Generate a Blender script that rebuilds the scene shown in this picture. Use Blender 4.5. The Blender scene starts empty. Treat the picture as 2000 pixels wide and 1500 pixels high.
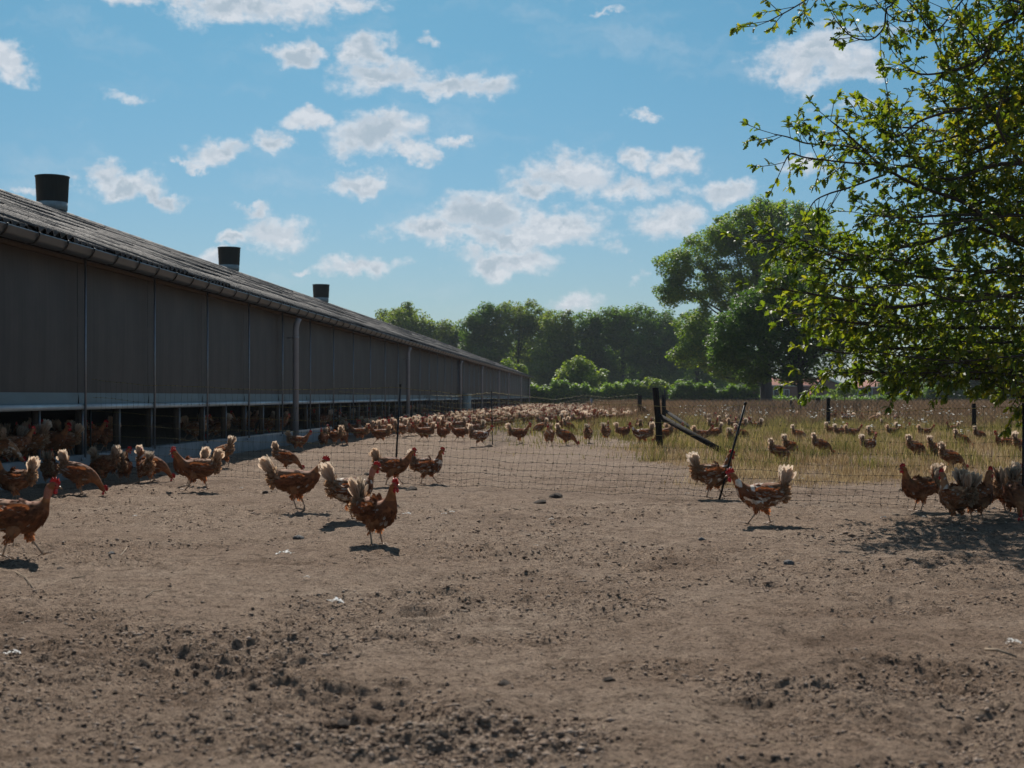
import bpy, bmesh, math, random
import numpy as np
from mathutils import Vector, Matrix, Euler

rnd = random.Random(7)
rng = np.random.default_rng(11)
sc = bpy.context.scene
COL = sc.collection

# ------------------------------------------------------------------ camera
F = 2700.0          # focal length in photo pixels (photo 2000 wide)
CH = 0.92           # camera height
HY = 774.0          # photo row of the horizon
cam_d = bpy.data.cameras.new('camera')
cam = bpy.data.objects.new('camera', cam_d)
COL.objects.link(cam)
cam.location = (0, 0, CH)
cam.rotation_euler = (math.radians(90), 0, 0)
cam_d.sensor_width = 36.0
cam_d.lens = F / 2000 * 36
cam_d.shift_y = (HY - 750) / 2000
cam_d.clip_start = 0.1
cam_d.clip_end = 3000
cam_d.dof.use_dof = True
cam_d.dof.focus_distance = 12.5
cam_d.dof.aperture_fstop = 5.0
sc.camera = cam

SUN_EL = math.radians(43)
SUN_AZ = math.radians(-8)      # from +Y, negative = to the left

def at(px, py, Y=None):
    """ground point seen at a photo pixel, or the point at depth Y"""
    if Y is None:
        Y = F * CH / (py - HY)
        return ((px - 1000) * Y / F, Y)
    return Vector(((px - 1000) * Y / F, Y, CH + (HY - py) * Y / F))

# ------------------------------------------------------------------ node helpers
class NT:
    def __init__(s, tree):
        s.t = tree; s.n = tree.nodes; s.l = tree.links
    def new(s, typ, **kw):
        nd = s.n.new(typ)
        for k, v in kw.items():
            setattr(nd, k, v)
        return nd
    def set(s, sock, v):
        if isinstance(v, bpy.types.NodeSocket):
            s.l.new(v, sock)
        elif v is not None:
            sock.default_value = v
    def math(s, op, a, b=None, c=None, clamp=False):
        nd = s.n.new('ShaderNodeMath'); nd.operation = op; nd.use_clamp = clamp
        s.set(nd.inputs[0], a); s.set(nd.inputs[1], b); s.set(nd.inputs[2], c)
        return nd.outputs[0]
    def vmath(s, op, a, b=None, c=None):
        nd = s.n.new('ShaderNodeVectorMath'); nd.operation = op
        s.set(nd.inputs[0], a); s.set(nd.inputs[1], b); s.set(nd.inputs[2], c)
        return nd.outputs['Value'] if op in ('LENGTH', 'DOT_PRODUCT', 'DISTANCE') else nd.outputs[0]
    def noise(s, vec, scale, detail=4, rough=0.55, dim='3D', dist=0.0):
        nd = s.n.new('ShaderNodeTexNoise'); nd.noise_dimensions = dim
        if vec is not None: s.l.new(vec, nd.inputs['Vector'])
        nd.inputs['Scale'].default_value = scale
        nd.inputs['Detail'].default_value = detail
        nd.inputs['Roughness'].default_value = rough
        nd.inputs['Distortion'].default_value = dist
        return nd.outputs['Fac']
    def ramp(s, fac, stops, interp='LINEAR'):
        nd = s.n.new('ShaderNodeValToRGB'); nd.color_ramp.interpolation = interp
        s.set(nd.inputs[0], fac)
        e = nd.color_ramp.elements
        while len(e) < len(stops): e.new(0.5)
        for el, (p, c) in zip(e, stops):
            el.position = p
            el.color = (c[0], c[1], c[2], 1) if hasattr(c, '__len__') else (c, c, c, 1)
        return nd.outputs[0]
    def mix(s, fac, a, b, mode='MIX'):
        nd = s.n.new('ShaderNodeMix'); nd.data_type = 'RGBA'; nd.blend_type = mode
        s.set(nd.inputs[0], fac)
        for i, v in ((6, a), (7, b)):
            if isinstance(v, tuple) and len(v) == 3: v = (*v, 1)
            s.set(nd.inputs[i], v)
        return nd.outputs[2]
    def smooth(s, v, lo, hi):
        nd = s.n.new('ShaderNodeMapRange'); nd.interpolation_type = 'SMOOTHSTEP'
        s.set(nd.inputs[0], v); nd.inputs[1].default_value = lo; nd.inputs[2].default_value = hi
        return nd.outputs[0]

# ------------------------------------------------------------------ world: Nishita sky and cumulus clouds by direction
world = bpy.data.worlds.new('World'); sc.world = world
world.use_nodes = True
w = NT(world.node_tree)
w.n.clear()
sky = w.new('ShaderNodeTexSky', sky_type='NISHITA', sun_disc=False)
sky.sun_elevation = SUN_EL
sky.sun_rotation = SUN_AZ
sky.altitude = 0
sky.air_density = 1.0
sky.dust_density = 0.6
sky.ozone_density = 1.5
tc = w.new('ShaderNodeTexCoord')
sep = w.new('ShaderNodeSeparateXYZ'); w.l.new(tc.outputs['Generated'], sep.inputs[0])
az = w.math('ARCTAN2', sep.outputs[0], sep.outputs[1])
hor = w.math('SQRT', w.math('ADD', w.math('MULTIPLY', sep.outputs[0], sep.outputs[0]), w.math('MULTIPLY', sep.outputs[1], sep.outputs[1])))
tel = w.math('DIVIDE', sep.outputs[2], w.math('MAXIMUM', hor, 0.02))
comb = w.new('ShaderNodeCombineXYZ'); w.l.new(az, comb.inputs[0]); w.l.new(tel, comb.inputs[1])
P = comb.outputs[0]
# warp the coordinates so that the outlines billow
n1 = w.new('ShaderNodeTexNoise'); n1.noise_dimensions = '2D'
w.l.new(P, n1.inputs['Vector']); n1.inputs['Scale'].default_value = 26; n1.inputs['Detail'].default_value = 6
n1.inputs['Roughness'].default_value = 0.62
warp = w.vmath('MULTIPLY_ADD', n1.outputs['Color'], (0.05, 0.034, 0), P)
warp = w.vmath('SUBTRACT', warp, (0.025, 0.017, 0))
CLOUDS = [  # photo px, py, rx, ry, weakness
 (300, -4, 190, 22, .1), (480, 14, 150, 34, 0), (620, 0, 120, 22, .2), (10, 105, 42, 34, .1), (25, 135, 35, 24, .3),
 (575, 108, 46, 24, .1), (715, 92, 52, 30, .05), (745, 148, 100, 34, 0), (890, 165, 105, 24, 0), (270, 185, 80, 12, .62),
 (600, 238, 50, 22, .15), (735, 262, 95, 38, .02), (790, 292, 50, 20, .1), (525, 275, 38, 26, .15), (415, 300, 62, 22, .2), (360, 312, 30, 10, .4),
 (703, 358, 52, 28, .15), (190, 342, 44, 30, 0), (250, 366, 70, 26, 0), (315, 384, 45, 14, .1), (495, 402, 48, 12, .45),
 (525, 452, 66, 36, 0), (460, 470, 30, 16, .2), (705, 520, 66, 18, .2), (600, 525, 26, 8, .5), (1110, 342, 92, 40, 0),
 (1040, 368, 50, 18, .1), (1225, 368, 90, 22, .05), (1335, 318, 48, 26, .1), (1252, 306, 36, 26, .15), (1415, 372, 52, 20, .25),
 (940, 420, 100, 46, 0), (1070, 440, 110, 36, 0), (840, 455, 72, 26, .05), (1000, 460, 170, 22, .02), (985, 508, 98, 28, 0), (1120, 588, 62, 24, .3),
 (1320, 432, 66, 34, .05), (1600, 108, 105, 48, 0), (1560, 150, 45, 30, .1), (1680, 130, 60, 22, .2), (1255, 222, 32, 11, .45),
 (838, 78, 20, 16, .45), (890, 277, 42, 12, .5), (60, 376, 42, 12, .45), (415, 505, 50, 14, .4), (1190, 28, 60, 8, .72),
 (1570, 330, 60, 16, .4), (1190, 490, 40, 16, .6), (1240, 530, 26, 12, .6), (1650, 205, 60, 14, .6), (1760, 60, 60, 14, .7)]
dmin = None
for (cx, cy, rx, ry, wk) in CLOUDS:
    a = math.atan((cx - 1000) / F); e = (HY - cy) / F * math.cos(a)
    sx, sy = F / (rx * 1.24), F / (ry * 1.30)
    L = w.vmath('LENGTH', w.vmath('MULTIPLY_ADD', warp, (sx, sy, 0), (-a * sx, -e * sy, wk * 1.15)))
    dmin = L if dmin is None else w.math('SMOOTH_MIN', dmin, L, 0.12)
n2 = w.noise(w.vmath('MULTIPLY', P, (1, 1.5, 0)), 42, 9, 0.62, '2D')
dens_in = w.math('ADD', w.math('SUBTRACT', 1.0, dmin), w.math('MULTIPLY', w.math('SUBTRACT', n2, 0.5), 1.25))
# the same kind of cumulus everywhere else on the dome
zc = w.math('ADD', w.math('MAXIMUM', sep.outputs[2], 0.0), 0.12)
cz = w.new('ShaderNodeCombineXYZ')
w.l.new(w.math('DIVIDE', sep.outputs[0], zc), cz.inputs[0]); w.l.new(w.math('DIVIDE', sep.outputs[1], zc), cz.inputs[1])
n3 = w.noise(cz.outputs[0], 1.6, 9, 0.58, '2D')
out_mask = w.math('MAXIMUM', w.smooth(w.math('ABSOLUTE', az), 0.40, 0.62), w.smooth(tel, 0.31, 0.42))
dens_out = w.math('MULTIPLY', w.math('SUBTRACT', n3, 0.56), 5.0)
dens = w.math('MAXIMUM', dens_in, w.math('MULTIPLY_ADD', out_mask, w.math('ADD', dens_out, 3.0), -3.0))
cover = w.smooth(dens, -0.10, 0.62)
wisp = w.smooth(w.noise(w.vmath('MULTIPLY', warp, (1, 3.2, 0)), 7, 7, 0.6, '2D'), 0.50, 0.78)
cover = w.math('MAXIMUM', cover, w.math('MULTIPLY', wisp, 0.22))
core = w.smooth(dens, 0.35, 0.85)
n4 = w.noise(w.vmath('MULTIPLY', warp, (1, 1.7, 0)), 24, 5, 0.55, '2D')
core = w.math('MULTIPLY', core, w.smooth(n4, 0.40, 0.58))
n2b = w.noise(w.vmath('ADD', w.vmath('MULTIPLY', P, (1, 1.5, 0)), (-0.0015, 0.0065, 0)), 42, 9, 0.62, '2D')
relief = w.smooth(w.math('SUBTRACT', n2, n2b), -0.06, 0.09)
ccol = w.mix(w.math('MULTIPLY', core, 0.85), (8.6, 8.9, 9.4), (4.7, 5.7, 6.6))
ccol = w.mix(w.math('MULTIPLY', w.math('SUBTRACT', 1.0, relief), 0.34), ccol, (4.9, 5.8, 6.8))
# below the horizon: ground-coloured
hz = w.smooth(tel, -0.02, 0.0)
tint = w.mix(1.0, sky.outputs[0], w.mix(w.smooth(tel, -0.04, 0.30), (0.49, 0.60, 0.76), (0.35, 0.70, 0.79)), 'MULTIPLY')
cover = w.math('MULTIPLY', w.math('MULTIPLY', cover, w.smooth(tel, 0.0, 0.05)), 0.88)
skyc = w.mix(cover, tint, ccol)
bg = w.new('ShaderNodeBackground'); w.l.new(skyc, bg.inputs[0]); bg.inputs[1].default_value = 0.073
wo = w.new('ShaderNodeOutputWorld'); w.l.new(bg.outputs[0], wo.inputs[0])
world.cycles.sampling_method = 'MANUAL'
world.cycles.sample_map_resolution = 512

# ------------------------------------------------------------------ sun, exposure
sun_d = bpy.data.lights.new('sun', 'SUN'); sun = bpy.data.objects.new('sun', sun_d); COL.objects.link(sun)
sun_d.energy = 4.9; sun_d.angle = math.radians(0.53); sun_d.color = (1.0, 0.94, 0.86)
sdir = Vector((math.sin(SUN_AZ) * math.cos(SUN_EL), math.cos(SUN_AZ) * math.cos(SUN_EL), math.sin(SUN_EL)))
sun.rotation_euler = sdir.to_track_quat('Z', 'Y').to_euler()
sun.location = sdir * 50
sc.view_settings.view_transform = 'Standard'
sc.view_settings.look = 'None'
sc.view_settings.gamma = 1
sc.view_settings.use_curve_mapping = False
sc.view_settings.exposure = 0.22
sc.cycles.max_bounces = 6
sc.cycles.diffuse_bounces = 3
sc.cycles.glossy_bounces = 2
sc.cycles.transmission_bounces = 3
sc.cycles.transparent_max_bounces = 4
sc.cycles.caustics_reflective = False
sc.cycles.caustics_refractive = False
sc.cycles.sample_clamp_indirect = 4

# ------------------------------------------------------------------ materials
MATS = {}
def mat(name):
    m = bpy.data.materials.new(name); m.use_nodes = True
    MATS[name] = m
    t = NT(m.node_tree); t.n.clear()
    o = t.new('ShaderNodeOutputMaterial')
    b = t.new('ShaderNodeBsdfPrincipled')
    t.l.new(b.outputs[0], o.inputs[0])
    t.b = b; t.o = o; t.m = m
    return t
def simple(name, col, rough=0.6, metal=0.0, var=0.25, scale=20.0, spec=0.3, bump=0.0, coord='Object', stretch=(1, 1, 1)):
    t = mat(name)
    tcn = t.new('ShaderNodeTexCoord')
    v = t.vmath('MULTIPLY', tcn.outputs[coord], stretch)
    n = t.noise(v, scale, 6, 0.6)
    c = t.ramp(n, [(0.25, tuple(x * (1 - var) for x in col)), (0.75, tuple(min(1, x * (1 + var)) for x in col))])
    t.l.new(c, t.b.inputs['Base Color'])
    t.b.inputs['Roughness'].default_value = rough
    t.b.inputs['Metallic'].default_value = metal
    t.b.inputs['Specular IOR Level'].default_value = spec
    if bump:
        bn = t.new('ShaderNodeBump'); bn.inputs['Strength'].default_value = bump; bn.inputs['Distance'].default_value = 0.01
        t.l.new(n, bn.inputs['Height']); t.l.new(bn.outputs[0], t.b.inputs['Normal'])
    return t.m
def leafmat(name, ramp, trans=0.45, rough=0.45, tcol=(1.3, 1.25, .5), spec=0.35, isl=True):
    t = mat(name)
    g = t.new('ShaderNodeNewGeometry')
    pos = t.noise(g.outputs['Position'], 0.35, 2, 0.5)
    f = t.math('ADD', t.math('MULTIPLY', g.outputs['Random Per Island'], 0.7), t.math('MULTIPLY', t.math('SUBTRACT', pos, 0.35), 0.9))
    c = t.ramp(f, ramp)
    t.l.new(c, t.b.inputs['Base Color'])
    t.b.inputs['Roughness'].default_value = rough
    t.b.inputs['Specular IOR Level'].default_value = spec
    tr = t.new('ShaderNodeBsdfTranslucent')
    tcx = t.mix(1.0, c, tcol, 'MULTIPLY')
    t.l.new(tcx, tr.inputs[0])
    mx = t.new('ShaderNodeMixShader'); mx.inputs[0].default_value = trans
    t.l.new(t.b.outputs[0], mx.inputs[1]); t.l.new(tr.outputs[0], mx.inputs[2])
    t.l.new(mx.outputs[0], t.o.inputs[0])
    return t.m

M = {}
M['kerb'] = simple('concrete_kerb', (0.22, 0.23, 0.23), 0.85, var=0.3, scale=3, bump=0.3)
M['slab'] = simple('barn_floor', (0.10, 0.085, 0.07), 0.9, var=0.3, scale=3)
M['pipe'] = simple('galvanised_pipe', (0.24, 0.26, 0.29), 0.35, 0.6, var=0.15, scale=8)
M['gutter'] = simple('zinc_gutter', (0.09, 0.115, 0.14), 0.38, 0.6, var=0.2, scale=5, stretch=(1, .2, 1))
M['downpipe'] = simple('grey_plastic', (0.28, 0.28, 0.30), 0.45, var=0.12, scale=4)
M['bandcloth'] = simple('teal_tarpaulin', (0.12, 0.19, 0.22), 0.5, var=0.2, scale=3, stretch=(1, .3, 1))
M['roller'] = simple('roller_tube', (0.45, 0.50, 0.52), 0.4, 0.2, var=0.15, scale=4)
M['wood_in'] = simple('sawn_timber', (0.085, 0.066, 0.050), 0.8, var=0.3, scale=9, stretch=(6, 6, .6))
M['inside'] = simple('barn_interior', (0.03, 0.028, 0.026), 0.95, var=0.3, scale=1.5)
M['vent'] = simple('dark_green_plastic', (0.014, 0.025, 0.026), 0.5, var=0.25, scale=3, stretch=(8, 8, .5))
M['vent_band'] = simple('vent_collar_grey', (0.25, 0.32, 0.34), 0.7, var=0.35, scale=6)
M['post_wood'] = simple('tarred_post', (0.016, 0.013, 0.011), 0.9, spec=0.12, var=0.5, scale=14, bump=0.6, stretch=(3, 3, .5))
M['black_plastic'] = simple('black_plastic', (0.012, 0.012, 0.013), 0.4, var=0.2)
M['wire_yellow'] = simple('yellow_polywire', (0.30, 0.25, 0.08), 0.6, var=0.8, scale=60)
M['wire_black'] = simple('black_polywire', (0.02, 0.02, 0.018), 0.6, var=0.3)
M['wire_steel'] = simple('weathered_wire', (0.10, 0.10, 0.09), 0.5, 0.5, var=0.3)
M['brick'] = simple('brick_wall', (0.17, 0.07, 0.045), 0.9, var=0.3, scale=3)
M['rooftile'] = simple('red_roof_tile', (0.28, 0.10, 0.06), 0.85, var=0.25, scale=2)
M['white'] = simple('white_paint', (0.62, 0.63, 0.62), 0.6, var=0.08)
M['glass'] = simple('dark_glass', (0.03, 0.04, 0.05), 0.1, var=0.2, spec=0.6)
M['bark'] = simple('oak_bark', (0.060, 0.048, 0.038), 0.95, var=0.45, scale=12, bump=0.8, stretch=(2, 2, .5))
M['bark_far'] = simple('tree_bark', (0.035, 0.030, 0.026), 0.95, var=0.4, scale=3, stretch=(2, 2, .5))
M['clod'] = simple('dark_soil', (0.10, 0.075, 0.058), 0.95, var=0.45, scale=30, bump=1.0)
M['stone'] = simple('grey_stone', (0.12, 0.115, 0.11), 0.85, var=0.4, scale=40, bump=0.5)
M['feather'] = simple('white_feather', (0.75, 0.74, 0.71), 0.8, var=0.08, scale=30)
M['stick'] = simple('dry_stick', (0.26, 0.20, 0.14), 0.9, var=0.3, scale=30)
M['door'] = simple('barn_door_brown', (0.13, 0.065, 0.055), 0.7, var=0.2, scale=4)
M['cabinet'] = simple('pale_cabinet', (0.30, 0.36, 0.36), 0.6, var=0.1, scale=3)
M['petal'] = simple('umbel_white', (0.75, 0.75, 0.68), 0.8, var=0.1, scale=3)

# curtain: dark woven windbreak mesh
t = mat('windbreak_mesh')
tcn = t.new('ShaderNodeTexCoord')
wv = t.new('ShaderNodeTexWave', wave_type='BANDS', bands_direction='Z')
t.l.new(tcn.outputs['Object'], wv.inputs['Vector']); wv.inputs['Scale'].default_value = 14; wv.inputs['Distortion'].default_value = 1.0
st = t.noise(t.vmath('MULTIPLY', tcn.outputs['Object'], (1, 5, .15)), 3.0, 5, 0.6)
st2 = t.noise(tcn.outputs['Object'], 1.3, 4, 0.6)
cc = t.ramp(t.math('ADD', t.math('MULTIPLY', st, 0.4), t.math('MULTIPLY', st2, 0.6)), [(0.32, (0.034, 0.027, 0.024)), (0.68, (0.080, 0.065, 0.057))])
cc = cc
t.l.new(cc, t.b.inputs['Base Color']); t.b.inputs['Roughness'].default_value = 0.6; t.b.inputs['Specular IOR Level'].default_value = 0.35
M['curtain'] = t.m

# corrugated fibre-cement roof
t = mat('fibre_cement_roof')
tcn = t.new('ShaderNodeTexCoord'); oi = t.new('ShaderNodeObjectInfo')
g = t.new('ShaderNodeNewGeometry')
a = t.noise(g.outputs['Position'], 1.2, 8, 0.65)
b_ = t.noise(g.outputs['Position'], 14, 6, 0.7)
c = t.ramp(t.math('ADD', t.math('MULTIPLY', a, .5), t.math('MULTIPLY', b_, .5)), [(0.36, (0.040, 0.035, 0.032)), (0.5, (0.10, 0.088, 0.080)), (0.64, (0.17, 0.15, 0.13))])
moss = t.smooth(t.noise(g.outputs['Position'], 5, 6, 0.7), 0.60, 0.70)
c = t.mix(moss, c, (0.07, 0.065, 0.03))
c = t.mix(t.math('MULTIPLY', oi.outputs['Random'], 0.3), c, (0.07, 0.065, 0.06))
t.l.new(c, t.b.inputs['Base Color'])
t.l.new(t.ramp(b_, [(0.3, .62), (0.7, .85)]), t.b.inputs['Roughness'])
t.b.inputs['Specular IOR Level'].default_value = 0.3
bn = t.new('ShaderNodeBump'); bn.inputs['Strength'].default_value = 1.0; bn.inputs['Distance'].default_value = 0.03
t.l.new(b_, bn.inputs['Height']); t.l.new(bn.outputs[0], t.b.inputs['Normal'])
M['roof'] = t.m

# vertex-coloured plumage / skins
def plumage(name, trans, rough=0.75):
    t = mat(name)
    at_ = t.new('ShaderNodeAttribute', attribute_name='Col')
    oi = t.new('ShaderNodeObjectInfo')
    tcn = t.new('ShaderNodeTexCoord')
    n = t.noise(tcn.outputs['Object'], 70, 5, 0.7)
    v = t.math('ADD', 0.60, t.math('MULTIPLY', n, 0.8))
    c = t.mix(1.0, at_.outputs['Color'], (1, 1, 1), 'MULTIPLY')
    hsv = t.new('ShaderNodeHueSaturation'); t.l.new(c, hsv.inputs['Color']); t.l.new(v, hsv.inputs['Value'])
    t.l.new(hsv.outputs[0], t.b.inputs['Base Color'])
    t.b.inputs['Roughness'].default_value = rough
    t.b.inputs['Specular IOR Level'].default_value = 0.2
    if trans:
        tr = t.new('ShaderNodeBsdfTranslucent'); t.l.new(hsv.outputs[0], tr.inputs[0])
        mx = t.new('ShaderNodeMixShader'); mx.inputs[0].default_value = trans
        t.l.new(t.b.outputs[0], mx.inputs[1]); t.l.new(tr.outputs[0], mx.inputs[2]); t.l.new(mx.outputs[0], t.o.inputs[0])
    return t.m
M['body'] = plumage('hen_body', 0.0)
M['feathers'] = plumage('hen_feathers', 0.5)
M['comb'] = simple('comb_red', (0.55, 0.022, 0.022), 0.45, var=0.25, scale=120, spec=0.4)
M['beak'] = simple('beak_horn', (0.35, 0.22, 0.13), 0.4, var=0.2)
M['leg'] = simple('hen_leg', (0.42, 0.29, 0.20), 0.6, var=0.25, scale=150)
M['eye'] = simple('hen_eye', (0.10, 0.03, 0.01), 0.1, var=0.1, spec=0.8)

# foliage
M['oakleaf'] = leafmat('oak_leaves', [(0.0, (0.035, 0.072, 0.019)), (0.45, (0.072, 0.136, 0.026)), (0.8, (0.160, 0.208, 0.029)), (1.0, (0.352, 0.320, 0.048))], 0.5, 0.48, (2.5, 2.0, 0.5), 0.35)
M['oakfar'] = leafmat('oak_crown_olive', [(0.0, (0.082, 0.145, 0.014)), (0.6, (0.161, 0.259, 0.022)), (1.0, (0.323, 0.358, 0.031))], 0.5, 0.5, (1.5, 1.5, .5))
M['maple'] = leafmat('maple_crown_green', [(0.0, (0.034, 0.081, 0.018)), (0.6, (0.081, 0.162, 0.029)), (1.0, (0.143, 0.230, 0.039))], 0.5, 0.5, (1.4, 1.4, .5))
M['wood_a'] = leafmat('woodland_olive', [(0.0, (0.091, 0.145, 0.020)), (0.6, (0.161, 0.233, 0.026)), (1.0, (0.275, 0.292, 0.037))], 0.5, 0.6, (1.4, 1.4, .6))
M['wood_b'] = leafmat('woodland_green', [(0.0, (0.059, 0.124, 0.017)), (0.6, (0.110, 0.201, 0.022)), (1.0, (0.194, 0.277, 0.026))], 0.5, 0.6, (1.4, 1.4, .6))
M['hedge'] = leafmat('hedge_leaves', [(0.0, (0.072, 0.144, 0.026)), (0.6, (0.156, 0.264, 0.038)), (1.0, (0.312, 0.408, 0.067))], 0.5, 0.5, (1.5, 1.5, .5))
M['shrub'] = leafmat('shrub_leaves', [(0.0, (0.088, 0.146, 0.023)), (0.6, (0.195, 0.273, 0.042)), (1.0, (0.351, 0.370, 0.066))], 0.5, 0.5, (1.5, 1.5, .5))
M['drygrass'] = leafmat('dry_grass', [(0.0, (0.13, 0.085, 0.045)), (0.5, (0.33, 0.235, 0.13)), (0.85, (0.52, 0.42, 0.28)), (1.0, (0.25, 0.24, 0.09))], 0.4, 0.7, (1.1, 1.05, .9), 0.2)
M['greengrass'] = leafmat('green_grass', [(0.0, (0.06, 0.075, 0.024)), (0.5, (0.165, 0.155, 0.060)), (1.0, (0.44, 0.34, 0.19))], 0.45, 0.6, (1.15, 1.1, .7), 0.2)
M['browngrass'] = leafmat('brown_seed_grass', [(0.0, (0.10, 0.07, 0.045)), (0.6, (0.22, 0.15, 0.10)), (1.0, (0.34, 0.25, 0.17))], 0.35, 0.7, (1.1, 1.0, .8), 0.2)

# ------------------------------------------------------------------ mesh and object helpers
def np_mesh(name, V, Fs, smooth=False, col=None, matr=None):
    """Fs: array (m,k) or list of arrays"""
    if not isinstance(Fs, (list, tuple)): Fs = [Fs]
    Fs = [np.asarray(f, dtype=np.int32) for f in Fs if len(f)]
    V = np.asarray(V, dtype=np.float32)
    me = bpy.data.meshes.new(name)
    me.vertices.add(len(V)); me.vertices.foreach_set('co', V.ravel())
    loops = np.concatenate([f.ravel() for f in Fs])
    tot = np.concatenate([np.full(len(f), f.shape[1], dtype=np.int32) for f in Fs])
    start = np.concatenate([[0], np.cumsum(tot)[:-1]]).astype(np.int32)
    me.loops.add(len(loops)); me.loops.foreach_set('vertex_index', loops)
    me.polygons.add(len(tot)); me.polygons.foreach_set('loop_start', start); me.polygons.foreach_set('loop_total', tot)
    if smooth: me.polygons.foreach_set('use_smooth', np.ones(len(tot), dtype=bool))
    me.update(calc_edges=True)
    if col is not None:
        ca = me.color_attributes.new('Col', 'FLOAT_COLOR', 'POINT')
        c4 = np.ones((len(V), 4), dtype=np.float32); c4[:, :3] = col
        ca.data.foreach_set('color', c4.ravel())
    if matr: me.materials.append(matr)
    return me

class MB:
    """collects simple shapes into one mesh"""
    def __init__(s): s.V = []; s.F = {}; s.n = 0; s.C = []
    def add(s, V, Fs, col=None):
        V = np.asarray(V, float)
        for f in Fs:
            s.F.setdefault(len(f), []).append([i + s.n for i in f])
        s.V.append(V); s.n += len(V)
        s.C.append(np.tile(np.array(col if col is not None else (1, 1, 1), float), (len(V), 1)) if np.ndim(col) < 2 else np.asarray(col))
    def box(s, x0, x1, y0, y1, z0, z1, col=None):
        V = [(x, y, z) for x in (x0, x1) for y in (y0, y1) for z in (z0, z1)]
        s.add(V, [(0, 1, 3, 2), (4, 6, 7, 5), (0, 4, 5, 1), (2, 3, 7, 6), (0, 2, 6, 4), (1, 5, 7, 3)], col)
    def tube(s, pts, r, n=6, caps=True, col=None, tangents=None):
        pts = [Vector(p) for p in pts]; m = len(pts)
        rs = r if hasattr(r, '__len__') else [r] * m
        V = []; up = None
        for i, p in enumerate(pts):
            tg = (pts[min(i + 1, m - 1)] - pts[max(i - 1, 0)])
            if tg.length < 1e-9: tg = Vector((0, 0, 1))
            tg.normalize()
            if up is None:
                up = tg.orthogonal().normalized()
            up = (up - tg * up.dot(tg))
            up = up.normalized() if up.length > 1e-6 else tg.orthogonal().normalized()
            sd = tg.cross(up)
            for k in range(n):
                a = 2 * math.pi * k / n
                V.append(p + (up * math.cos(a) + sd * math.sin(a)) * rs[i])
        Fs = [(i * n + k, i * n + (k + 1) % n, (i + 1) * n + (k + 1) % n, (i + 1) * n + k) for i in range(m - 1) for k in range(n)]
        if caps:
            Fs.append(tuple(range(n))[::-1]); Fs.append(tuple((m - 1) * n + k for k in range(n)))
        s.add([tuple(v) for v in V], Fs, col)
    def mesh(s, name, matr, smooth=False, col=False):
        return np_mesh(name, np.concatenate(s.V), [np.array(v) for v in s.F.values()], smooth, np.concatenate(s.C) if col else None, matr)

def link(name, me, parent=None, loc=None, label=None, cat=None, group=None, kind=None):
    o = bpy.data.objects.new(name, me); COL.objects.link(o)
    if parent is not None: o.parent = parent
    if loc is not None: o.location = loc
    return tag(o, label, cat, group, kind)
def tag(o, label=None, cat=None, group=None, kind=None):
    if label: o['label'] = label
    if cat: o['category'] = cat
    if group: o['group'] = group
    if kind: o['kind'] = kind
    return o

# ------------------------------------------------------------------ value noise in numpy (ground relief)
def _hash(ix, iy, seed):
    h = (ix.astype(np.int64) * 374761393 + iy.astype(np.int64) * 668265263 + seed * 1442695041) & 0xFFFFFFFF
    h = ((h ^ (h >> 13)) * 1274126177) & 0xFFFFFFFF
    h = h ^ (h >> 16)
    return (h & 0xFFFFFF) / float(0xFFFFFF)
def vnoise(x, y, seed=0):
    ix = np.floor(x); iy = np.floor(y); fx = x - ix; fy = y - iy
    ux = fx * fx * fx * (fx * (fx * 6 - 15) + 10); uy = fy * fy * fy * (fy * (fy * 6 - 15) + 10)
    a = _hash(ix, iy, seed); b = _hash(ix + 1, iy, seed); c = _hash(ix, iy + 1, seed); d = _hash(ix + 1, iy + 1, seed)
    return (a * (1 - ux) + b * ux) * (1 - uy) + (c * (1 - ux) + d * ux) * uy
def fbm(x, y, octv, seed=0, gain=0.5):
    v = 0; a = 1; tot = 0
    for o in range(octv):
        v = v + a * (vnoise(x, y, seed + o * 17) - 0.5); tot += a
        x = x * 2.03 + 11.3; y = y * 2.03 + 5.7; a *= gain
    return v / tot
HOLES = [(820, 1200, .11, .055), (690, 1400, .28, .05), (740, 1420, .2, .04), (1240, 1235, .22, .03), (500, 1300, .35, .03), (1560, 1150, .3, .02),
         (1600, 1245, .25, .03), (1480, 1410, .3, .03), (1600, 1325, .2, .03), (1880, 1430, .3, .04), (1250, 1110, .4, .02), (420, 1320, .3, .02),
         (1260, 1055, .3, .015), (760, 1130, .25, .02), (1800, 1040, .3, .02), (1130, 1400, .25, .02), (1850, 1340, .35, .03)]
HOLES = [(*at(a, b), r, d) for a, b, r, d in HOLES]
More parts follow.
